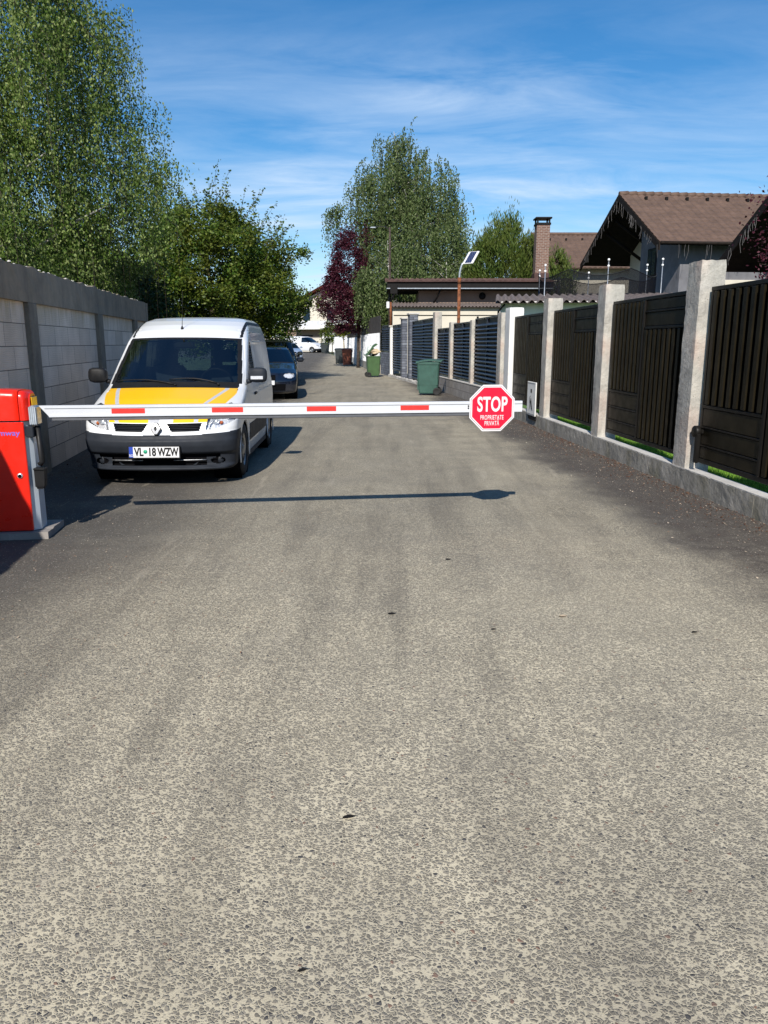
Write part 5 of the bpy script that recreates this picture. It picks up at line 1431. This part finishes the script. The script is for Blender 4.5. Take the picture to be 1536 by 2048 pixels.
# ---------------------------------- other cars
def build_car(name, loc, rz, label, pm, spec, wheelr=.31):
    S = spec
    e = empty(name, loc, rz, label, S.get('cat', 'car'))
    V, F, fc, yf, fz, G = shell(S['tab'], .02, .03, .045, 5., 40, 16)
    x, y, z = fc.T; ax = np.abs(x); lab = np.zeros(len(F), int); W = S['W']
    side = (ax > W * .70) & (y > .4); front = y < yf + .55
    c0, c1 = S['ws']                      # heights of the cowl and the windscreen top
    ew = np.interp(fz, [c0, c1], [W * .88, W * .74])
    ws = front & (fz > c0) & (fz < c1) & (ax < ew); lab[ws] = 1
    lab[front & (fz > c0 - .02) & (fz <= c0 + .01) & (ax < ew)] = 2
    a, b, sl = S['sw']                    # side window start, end, pillar slope
    zt = c1 - .02
    yA = a + (z - c0) * sl; yB = b - (z - c0) * S.get('rs', .5)
    sw_ = side & (z > c0 + .0) & (z < zt) & (y > yA) & (y < yB); lab[sw_] = 3
    for yy in S['pillars']: lab[sw_ & (np.abs(y - yy) < .035)] = 2
    h = S['hl']                           # headlight: ax0, ax1, z0, z1
    zl = h[2] + (ax - h[0]) * S.get('hs', .05); q = ((ax - (h[0] + h[1]) / 2) / ((h[1] - h[0]) / 2)) ** 2 + ((fz - (h[2] + h[3]) / 2) / ((h[3] - h[2]) / 2)) ** 2
    hl = (y < .75) & (q < 1)
    lab[hl & (x > 0)] = 4; lab[hl & (x < 0)] = 5; lab[(lab == 3) & (x > 0)] = 13
    g = S['grille']; lab[(y < .4) & (ax > g[0]) & (ax < g[1]) & (fz > g[2]) & (fz < g[3])] = 6
    g = S['intake']; lab[(y < .5) & (ax < g[0]) & (fz > g[1]) & (fz < g[2])] = 6
    if S.get('bumper'): lab[(y < .8) & (z < S['bumper']) & (lab == 0)] = 7
    for cy in S['wheels']:
        lab[(ax > W * .6) & ((y - cy) ** 2 + (z - wheelr) ** 2 < (wheelr + .045) ** 2)] = 99
    Lr = S['len']
    rw = (y > S['rw'][0]) & (ax < W * .72) & (z > S['rw'][1]) & (z < c1 - .05) & ~side; lab[rw] = 8
    res = split_shell(V, F, lab, {0: ('body', pm), 1: ('windscreen', 'tint'), 2: ('window_trim', 'black'), 3: ('side_window', 'tint'), 13: ('side_window', 'tint'), 4: ('headlight', 'reflector'), 5: ('headlight', 'reflector'), 6: ('grille', 'void'), 7: ('bumper', 'bumper'), 8: ('rear_window', 'tint')}, e, {6: -.02, 4: -.02, 5: -.02})
    for k, sx in ((4, 1), (5, -1)):
        if k in res:
            o = res[k]; split_shell(V, F, np.where(lab == k, 1, 0), {1: ('clear_cover', 'clear')}, o, {1: .002})
            cx = (h[0] + h[1]) / 2; mz = (h[2] + h[3]) / 2
            yb = S['hy']
            for dx in (-.065, .055):
                m_ = MB(); m_.lathe([(.001, .0), (.03, -.005), (.045, -.03)], 16, 'y', (sx * (cx + dx), yb + (.03 if dx > 0 else 0), mz)); m_.build('lamp_bowl', 'black', o)
    m_ = MB(); m_.box(-W * .85, W * .85, a + .05, Lr - .5, .25, c0 - .06, .03); m_.build('interior', 'cabin', e)
    for sx in (-.36, .36):
        m_ = MB(); m_.box(sx - .2, sx + .2, a + .75, a + .87, c0 - .1, c0 + .22, .04); m_.box(sx - .1, sx + .1, a + .78, a + .86, c0 + .24, c0 + .38, .03); m_.build('seat', 'seat', e)
    for cy in S['wheels']:
        for sx in (-1, 1):
            m_ = MB(); m_.lathe([(wheelr + .042, sx * W * .98), (wheelr + .04, sx * W * .6), (.001, sx * W * .58)], 24, 'x', (0, cy, wheelr)); m_.build('arch_liner', 'void', e)
            wheel(e, sx * (W - .10), cy, wheelr, .20, sx)
    for sx in (-1, 1):
        m_ = MB(); m_.box(sx * (W + .10) - .10, sx * (W + .10) + .10, a + .15, a + .25, c0 + .0, c0 + .13, .035); m_.tube([(sx * W * .92, a + .22, c0 + .02), (sx * (W + .03), a + .2, c0 + .05)], .02, 6); m_.build('wing_mirror', S.get('mir', pm), e)
        for dy in S['handles']:
            m_ = MB(); m_.box(sx * W * .985 - .015, sx * W * .985 + .015, dy, dy + .17, c0 - .13, c0 - .105, .006); m_.build('door_handle', pm, e)
    if S.get('plate', True): plate(e, (0, -.02, S['pz']), 0, txt=None)
    return e
hatch = dict(W=.875, len=4.2, tab=[(.12, .17, 4.1, .80, .10, .30, 0), (.02, .22, 4.15, .84, .10, .32, 0), (.0, .40, 4.2, .865, .10, .34, 0), (.0, .52, 4.2, .875, .11, .36, 0), (.05, .64, 4.19, .875, .13, .38, 0), (.12, .71, 4.18, .87, .13, .38, 0),
    (.45, .83, 4.15, .865, .13, .36, .03), (.9, .92, 4.1, .86, .12, .32, .04), (1.15, .965, 4.08, .85, .12, .25, .02), (1.2, .985, 4.06, .83, .14, .2, .02), (1.95, 1.34, 3.85, .66, .14, .16, .02), (2.15, 1.39, 3.75, .60, .12, .18, .01), (2.45, 1.42, 3.6, .50, .08, .2, 0), (2.7, 1.43, 3.4, .25, .04, .1, 0), (2.9, 1.432, 3.1, .03, 0, .02, 0)],
    ws=(.985, 1.345), sw=(1.25, 3.55, 2.0), rs=.9, pillars=(2.25, 3.05), hl=(.50, .82, .585, .735), hy=.24, hs=.1, grille=(.04, .28, .52, .66), intake=(.55, .24, .42), wheels=(.78, 3.42), rw=(3.3, 1.02), handles=(1.95, 2.85), pz=.47)
build_car('parked_car', (-3.20, 20.8, 0), .12, 'dark blue hatchback parked right behind the white van', 'blueblack', hatch)
wag = dict(hatch); wag.update(W=.90, len=4.6, tab=[(.12, .2, 4.5, .82, .10, .30, 0), (.02, .25, 4.55, .86, .10, .32, 0), (.0, .45, 4.6, .89, .10, .34, 0), (.02, .62, 4.6, .90, .12, .38, 0), (.08, .74, 4.6, .90, .13, .38, 0), (.4, .90, 4.58, .89, .13, .36, .03),
    (.85, 1.02, 4.56, .88, .12, .32, .03), (1.05, 1.06, 4.54, .87, .12, .25, .02), (1.1, 1.08, 4.52, .85, .14, .2, .02), (1.85, 1.55, 4.35, .70, .14, .16, .02), (2.05, 1.61, 4.3, .64, .12, .18, .01), (2.4, 1.64, 4.2, .52, .08, .2, 0), (2.8, 1.65, 3.9, .25, .04, .1, 0), (3.1, 1.652, 3.5, .03, 0, .02, 0)],
    ws=(1.08, 1.555), sw=(1.15, 4.2, 1.55), rs=.4, pillars=(2.2, 3.15), hl=(.52, .84, .68, .82), wheels=(.85, 3.65), rw=(3.9, 1.1), handles=(1.95, 2.95))
build_car('parked_car', (-3.92, 27.2, 0), .12, 'tall black car parked behind the dark blue hatchback', 'blackcar', wag, .33)
build_car('parked_car', (-7.60, 65.5, GZ(66)), .30, 'small silver-blue car parked in front of the far white van', 'silver', hatch)
fv = dict(hatch); fv.update(cat='van', W=.95, len=5.1, tab=[(.15, .22, 4.95, .86, .10, .3, 0), (.03, .28, 5.0, .90, .10, .32, 0), (.0, .46, 5.05, .93, .12, .36, 0), (.02, .60, 5.05, .95, .14, .38, 0), (.10, .78, 5.05, .95, .15, .40, 0), (.25, .90, 5.05, .95, .15, .38, .02), (.85, 1.14, 5.05, .94, .14, .3, .03), (.98, 1.17, 5.05, .94, .14, .25, .02), (1.9, 1.75, 5.0, .86, .14, .2, .02),
    (2.1, 1.82, 4.98, .80, .12, .22, .01), (2.4, 1.86, 4.9, .70, .1, .2, 0), (2.8, 1.88, 4.7, .4, .05, .2, 0), (3.3, 1.885, 4.0, .03, 0, .02, 0)],
    ws=(1.19, 1.76), sw=(1.15, 2.35, 1.35), rs=.0, pillars=(), hl=(.55, .88, .72, .90), hy=.3, grille=(-.01, .42, .64, .80), intake=(.6, .28, .42), bumper=.46, wheels=(.90, 4.05), rw=(9, 9), handles=(2.1, 2.6), pz=.5, mir='black')
build_car('parked_van', (-7.15, 91.3, GZ(91)), rad(62), 'white panel van parked across the far end of the street', 'white', fv, .33)

# ------------------------------------------------------------------ trees
def leaf_quads(c, d, L, W, rs, jit=.5):
    """diamond leaves at centres c pointing along d"""
    n = len(c); d = d + rs.normal(0, jit, (n, 3)); d /= np.linalg.norm(d, axis=1, keepdims=True) + 1e-9
    r = rs.normal(0, 1, (n, 3)); w = np.cross(d, r); w /= np.linalg.norm(w, axis=1, keepdims=True) + 1e-9
    L = (L * rs.uniform(.65, 1.35, n))[:, None]; W = (W * rs.uniform(.7, 1.3, n))[:, None]
    k = np.cross(d, w) * L * rs.normal(0, .15, (n, 1))
    v = np.stack([c - d * L * .5, c - w * W * .5 + k, c + d * L * .5, c + w * W * .5 + k], 1).reshape(-1, 3)
    return v
def lumps(rs, k, s=1.):
    q = rs.normal(0, 1, (k, 3)) * s; ph = rs.uniform(0, 6.28, k)
    return lambda p: sum(np.sin(p @ q[i] + ph[i]) for i in range(k)) / math.sqrt(k)

def limbs(mb, rs, base, top, r0, r1, n, reach, up, lean=.25, sides=8, start=.3, prof=None):
    base, top = Vector(base), Vector(top); K = 10; tr_ = []
    for i in range(K + 1):
        t = i / K; p = base.lerp(top, t); w = .10 * (top - base).length * .2
        tr_.append(p + Vector((w * math.sin(t * 5 + rs.uniform(0, .3)) * t, w * math.cos(t * 4 + 1) * t, 0)))
    mb.tube(tr_, [r0 + (r1 - r0) * (i / K) ** .8 for i in range(K + 1)], sides)
    tips = []
    for i in range(n):
        t = start + (1 - start) * (i + rs.uniform(0, .8)) / n; j = t * K; a = int(min(j, K - 1)); p = tr_[a].lerp(tr_[a + 1], j - a)
        ang = i * 2.4 + rs.uniform(-.4, .4); R = reach * ((prof(t) if prof else (1 - t * .6))) * rs.uniform(.7, 1.05)
        h = R * up * rs.uniform(.7, 1.3)
        mid = p + Vector((math.cos(ang) * R * .5, math.sin(ang) * R * .5, h * .75)); e = p + Vector((math.cos(ang) * R, math.sin(ang) * R, h))
        rr = (r0 + (r1 - r0) * t) * .55; pts = [p] + [p * (1 - s) ** 2 + mid * 2 * s * (1 - s) + e * s * s for s in (.25, .5, .75, 1)]
        mb.tube(pts, [rr, rr * .75, rr * .5, rr * .32, rr * .15], 6); tips.append(pts)
    return tips

def weeping(name, base, h, prof, nstr, leafL, mat, label, group, seed, strand=(.7, 2.0), zlow=1.0, barkm='bark_w', trunk_r=.16, dx=0., cut=None, lump=.55, perm=26, tuft=.5, arms=()):
    """prof: [(z, radius)], crown envelope; leaves hang on drooping twigs"""
    rs = np.random.default_rng(seed)
    t_ = empty(name, base, 0, label, 'tree', group)
    mb = MB(); zs = [a for a, _ in prof]; rr = [b for _, b in prof]
    limbs(mb, rs, (0, 0, -.1), (dx, 0, h * .97), trunk_r, .015, 30, max(rr) * .85, .55, prof=lambda t: np.interp(t * h, zs, rr) / max(rr) + .05, start=.2)
    for _ in range(2):
        a = rs.uniform(0, 6.28); limbs(mb, rs, (math.cos(a) * .15, math.sin(a) * .15, h * .18), (math.cos(a) * max(rr) * .45, math.sin(a) * max(rr) * .45, h * .8), trunk_r * .6, .012, 12, max(rr) * .6, .5, start=.3)
    mb.build('trunk', barkm, t_)
    # strand tops
    n = nstr // 13; Z = []
    while len(Z) < n:
        z = rs.uniform(zs[0], zs[-1], n * 2); w = np.interp(z, zs, rr) ** 1.5; keep = rs.uniform(0, max(rr) ** 1.5, len(z)) < w + .02; Z = np.concatenate([Z, z[keep]])
    Z = Z[:n]; R = np.interp(Z, zs, rr); a = rs.uniform(0, 2 * np.pi, n); u = rs.uniform(0, 1, n) ** .42
    lf = lumps(rs, 5, 1.4); P = np.stack([R * u * np.cos(a), R * u * np.sin(a), Z], 1)
    f = lf(P * np.array([1, 1, .55])); sc = 1 + .16 * f; P[:, :2] *= sc[:, None]; P[:, 0] += dx * P[:, 2] / h
    keep = lumps(rs, 6, 1.9)(P * np.array([1, 1, .5])) > -lump * 2.0; P = P[keep]
    if arms:
        A = []
        for (xa, ya, za, xb, yb, zb_, k) in arms:
            q = rs.uniform(0, 1, k) ** .8
            A.append(np.stack([xa + (xb - xa) * q, ya + (yb - ya) * q, za + (zb_ - za) * np.sin(q * 1.9) / .95], 1))
        P = np.concatenate([P] + A)
    P = np.repeat(P, 13, 0); P = P + rs.normal(0, .5, P.shape) * np.array([tuft, tuft, tuft * .7]); n = len(P)
    ln = rs.uniform(*strand, n); nl = perm
    t = (np.arange(nl) + .5) / nl
    out = np.stack([P[:, 0], P[:, 1]], 1); out /= np.linalg.norm(out, axis=1, keepdims=True) + 1e-6
    arc = np.sin(np.minimum(t, .35) / .35 * np.pi / 2)
    X = P[:, None, 0] + out[:, 0:1] * arc * .18 * ln[:, None]; Y = P[:, None, 1] + out[:, 1:2] * arc * .18 * ln[:, None]
    Zz = P[:, None, 2] + .10 * np.sin(t * 3.1) - ln[:, None] * (t ** 1.35)
    C_ = np.stack([X, Y, Zz], -1) + rs.normal(0, .045, (n, nl, 3)) + rs.normal(0, .02, (n, 1, 3)) * t[None, :, None]
    C_ = C_.reshape(-1, 3); C_ = C_[(C_[:, 2] > zlow + rs.normal(0, .25, len(C_)))]
    if cut is not None: C_ = C_[~cut(C_[:, 0] + base[0], C_[:, 1] + base[1], C_[:, 2] + base[2])]
    d = np.tile([[0, 0, -1.]], (len(C_), 1))
    v = leaf_quads(C_, d, leafL, leafL * .62, rs, .55)
    mesh_obj('crown', v, np.arange(len(v)).reshape(-1, 4), mat, t_)
    # fine twigs: a thin ribbon for every fourth strand
    tw = MB()
    for i in range(0, n, 5):
        p = P[i]; o = out[i]
        if p[2] < zlow + .3 or (cut is not None and cut(np.array([p[0] + base[0]]), np.array([p[1] + base[1]]), np.array([p[2] + base[2]]))[0]): continue
        L_ = min(ln[i], p[2] - zlow)
        pts = [(p[0] + o[0] * a_ * .18 * ln[i], p[1] + o[1] * a_ * .18 * ln[i], p[2] + .1 * math.sin(q * 3.1) - L_ * q ** 1.35) for q, a_ in ((0, 0), (.3, .97), (.65, 1), (1, 1))]
        tw.tube(pts, [.006, .004, .003, .002], 3, False)
    tw.build('twigs', 'bark_d', t_)
    return t_

def broad(name, base, h, prof, ncl, per, leafL, mat, label, group, seed, barkm='bark_d', trunk_r=.2, trunk_h=.35, csz=.42, shoots=0, flat=.7, cut=None, lump=1.0, needle=False, up=.3, cat='tree', dx=0.):
    rs = np.random.default_rng(seed)
    t_ = empty(name, base, 0, label, cat, group)
    zs = [a for a, _ in prof]; rr = [b for _, b in prof]
    mb = MB(); limbs(mb, rs, (0, 0, -.1), (0, 0, h * .8), trunk_r, .03, 18, max(rr) * .8, .5, start=trunk_h, prof=lambda t: np.interp(t * h, zs, rr) / max(rr) + .05); mb.build('trunk', barkm, t_)
    Z = np.zeros(0)
    while len(Z) < ncl:
        z = rs.uniform(zs[0], zs[-1], ncl * 2); w = np.interp(z, zs, rr) ** 1.4; Z = np.concatenate([Z, z[rs.uniform(0, max(rr) ** 1.4, len(z)) < w + .02]])
    Z = Z[:ncl]; R = np.interp(Z, zs, rr); a = rs.uniform(0, 2 * np.pi, ncl); u = 1 - np.abs(rs.normal(0, .22, ncl)); u = np.clip(u, .15, 1.06)
    P = np.stack([R * u * np.cos(a), R * u * np.sin(a), Z], 1)
    f = lumps(rs, 5, 1.6)(P); P[:, :2] *= (1 + .14 * f * lump)[:, None]
    P = P[lumps(rs, 6, 2.4)(P) > -1.15]; P[:, 0] += dx
    n = len(P); sz = csz * rs.uniform(.6, 1.3, n)
    if needle:
        out = P - np.array([0, 0, h * .35]); out /= np.linalg.norm(out, axis=1, keepdims=True) + 1e-6; out[:, 2] += .8
        off = np.abs(rs.normal(0, 1, (n, per, 1))) * out[:, None, :] * sz[:, None, None] * .42 + rs.normal(0, .28, (n, per, 3)) * sz[:, None, None]
        C_ = (P[:, None] + off).reshape(-1, 3); d = np.repeat(out, per, 0)
        v = leaf_quads(C_, d, leafL, leafL * .22, rs, .4)
    else:
        off = rs.normal(0, .5, (n, per, 3)) * sz[:, None, None] * np.array([1, 1, flat])
        C_ = (P[:, None] + off).reshape(-1, 3)
        if shoots:
            k = shoots; zt = rs.uniform(.55, 1, k); a = rs.uniform(0, 6.28, k); zz = zs[0] + (zs[-1] - zs[0]) * zt; R2 = np.interp(zz, zs, rr)
            B = np.stack([R2 * .92 * np.cos(a), R2 * .92 * np.sin(a), zz], 1); D = np.stack([np.cos(a) * .6, np.sin(a) * .6, np.full(k, .9)], 1) + rs.normal(0, .25, (k, 3)); D /= np.linalg.norm(D, axis=1, keepdims=True)
            ln = rs.uniform(.5, 1.25, k) * max(rr) * .42; q = np.linspace(0, 1, 34)
            S_ = B[:, None] + D[:, None] * (ln[:, None] * q)[..., None] + rs.normal(0, .055, (k, 34, 3)) * (1.35 - q)[None, :, None] * 2.0
            C_ = np.concatenate([C_, S_.reshape(-1, 3)])
            tw = MB()
            for i in range(k): tw.tube([B[i], B[i] + D[i] * ln[i]], [.012, .003], 4, False)
            tw.build('shoots', barkm, t_)
        if cut is not None: C_ = C_[~cut(C_[:, 0] + base[0], C_[:, 1] + base[1], C_[:, 2] + base[2])]
        d = rs.normal(0, 1, (len(C_), 3)); d[:, 2] *= .5
        v = leaf_quads(C_, d, leafL, leafL * .62, rs, .3)
    mesh_obj('crown', v, np.arange(len(v)).reshape(-1, 4), mat, t_)
    return t_

def behind_wall(x, y, z):   # keep foliage out of the block wall and off the street in front of it
    return (x > -3.75 - .135 * (y - 7.75) - .35) & (z < 2.9)
weeping('birch', (-7.7, 14.6, 0), 10.8, [(1.6, 2.6), (2.6, 3.15), (4.0, 3.1), (5.4, 2.9), (6.6, 2.45), (7.8, 2.1), (9.2, 1.6), (10.3, .9), (10.8, .2)], 9200, .052, 'leaf_birch', 'large leafy birch with a white trunk rising behind the block wall', 'birches', 5,
        (.5, 1.5), 1.5, trunk_r=.13, dx=.5, cut=behind_wall, lump=.8, perm=38, tuft=.42, arms=((2.0, 0, 4.0, 4.0, .3, 4.6, 3), (1.4, 0, 6.4, 3.1, 0, 7.0, 3)))
weeping('birch', (-11.2, 13.2, 0), 10.5, [(1.6, 2.4), (3.5, 2.9), (5.5, 2.7), (7.5, 2.2), (9.2, 1.4), (10.5, .2)], 3600, .075, 'leaf_birch', 'second birch cut by the left edge behind the block wall', 'birches', 6, (.5, 1.5), 1.5, trunk_r=.12, cut=behind_wall)
broad('broadleaf_tree', (-6.95, 32.0, 0), 7.0, [(1.15, 2.1), (2.2, 3.2), (3.4, 3.55), (4.6, 3.35), (5.5, 2.7), (6.3, 1.7), (6.8, .4)], 1150, 90, .115, 'leaf_green', 'round broadleaf tree overhanging the parked cars on the left', None, 21, shoots=60, csz=.44, lump=1.9, trunk_r=.22, trunk_h=.2)
broad('hedge', (-8.4, 22.0, 0), 4.6, [(.2, 2.2), (1.5, 2.6), (3.0, 2.3), (4.2, 1.3), (4.6, .3)], 420, 80, .11, 'leaf_dark', 'dark dense shrubs between the birch and the broadleaf tree', 'dark shrubs behind the wall', 22, csz=.5, trunk_r=.1, trunk_h=.1, cat='shrub')
broad('hedge', (-11.5, 27.0, 0), 5.8, [(.2, 2.6), (1.5, 3.2), (3.5, 3.0), (5.2, 1.7), (5.8, .3)], 480, 80, .13, 'leaf_dark', 'dark dense shrubs farther back, hidden behind the birch', 'dark shrubs behind the wall', 23, csz=.55, trunk_r=.1, trunk_h=.1, cat='shrub')
weeping('weeping_birch', (3.3, 53.0, 0), 15.2, [(3.0, 2.9), (5.5, 3.6), (8.0, 3.75), (9.8, 3.6), (11.4, 3.1), (13.0, 2.3), (14.2, 1.4), (15.0, .3)], 4500, .14, 'leaf_birch2', 'tall weeping birch in the middle of the view', 'birches', 31, (1.0, 3.2), 2.7, trunk_r=.30, lump=.36, perm=24, tuft=.62, dx=-2.4, arms=((-3.0, -1.0, 8.8, -6.4, -1.5, 9.7, 8), (-3.0, 0, 11.2, -4.4, -.3, 11.9, 3)))
weeping('weeping_birch', (3.9, 48.5, 0), 6.8, [(1.6, 3.2), (3.2, 3.6), (4.8, 3.0), (6.0, 1.8), (6.6, .4)], 1500, .15, 'leaf_birch2', 'lower mass of hanging birch foliage behind the dark shed roof', 'birches', 32, (1.0, 2.4), .8, trunk_r=.12, perm=20)
weeping('weeping_birch', (.35, 46.2, 0), 7.5, [(2.3, 1.0), (3.6, 1.7), (5.4, 1.7), (6.8, 1.1), (7.5, .3)], 900, .14, 'leaf_birch2', 'low curtain of birch foliage right beside the purple tree', 'birches', 33, (1.0, 2.6), 2.3, trunk_r=.09, perm=22)
broad('purple_plum', (-1.62, 48.6, 0), 9.0, [(2.2, .5), (3.1, 1.5), (4.3, 1.95), (5.4, 1.35), (6.6, .9), (7.7, .5), (8.3, .12)], 470, 80, .11, 'leaf_purple', 'dark purple-leaved tree leaning over the far right kerb', None, 41, dx=-.55, shoots=18, csz=.38, trunk_r=.11, trunk_h=.3)
broad('pine', (7.0, 46.6, 0), 8.2, [(1.0, 2.0), (2.5, 2.6), (4.5, 2.4), (6.2, 1.9), (7.4, 1.2), (8.2, .3)], 900, 90, .22, 'leaf_pine', 'bushy round pine left of the brick chimney', None, 51, csz=.48, trunk_r=.16, trunk_h=.1, needle=True)
broad('evergreen_bush', (9.9, 45.0, 0), 6.3, [(.5, 1.0), (3.0, 1.1), (5.4, .6), (6.3, .2)], 160, 60, .26, 'leaf_pine', 'narrow evergreen bush right of the brick chimney', None, 52, csz=.36, trunk_r=.08, trunk_h=.1, needle=True, cat='bush')
broad('purple_shrub', (8.75, 17.2, .05), 5.1, [(2.9, .5), (3.6, .8), (4.4, .85), (5.0, .4)], 46, 16, .075, 'leaf_purple', 'sparse purple-leaved branches at the right edge in front of the roofs', None, 61, csz=.4, trunk_r=.03, trunk_h=.4, cat='shrub')
broad('purple_hedge', (8.9, 16.6, .15), 2.95, [(.2, .9), (1.5, 1.2), (2.6, 1.05), (2.95, .5)], 150, 60, .07, 'leaf_purple', 'dark red-leaved hedge showing just above the nearest gate', None, 62, csz=.3, trunk_r=.04, trunk_h=.1, cat='hedge')
broad('green_bush', (-5.7, 86.0, .4), 3.4, [(1.2, .8), (2.4, 1.1), (3.4, .3)], 70, 50, .16, 'leaf_green', 'small green bush above the far white wall', None, 71, csz=.4, trunk_r=.06, cat='bush')
broad('young_tree', (-3.1, 60.5, .1), 3.0, [(2.0, .3), (2.6, .55), (3.0, .15)], 22, 40, .16, 'leaf_yellow', 'small yellow-green topped young tree with a pale thin trunk by the far wall', None, 72, 'bark_p', .09, .7, .3)
# trees beyond the far house, so the skyline does not stop
for i, (x, y, hh, lb) in enumerate(((-23, 118, 9, 'distant tree left of the far cream house'), (4, 125, 8, 'distant tree right of the far cream house'), (-34, 90, 11, 'distant tree far to the left behind the walls'))):
    broad('distant_tree', (x, y, .4), hh, [(1, 2.5), (3, 3.6), (6, 3.2), (hh - .5, 1.2), (hh, .3)], 260, 60, .3, 'leaf_green', lb, 'trees around the far houses', 80 + i, csz=.9)

# thin climbing wires beside the camera post
SC.frame_set(1)
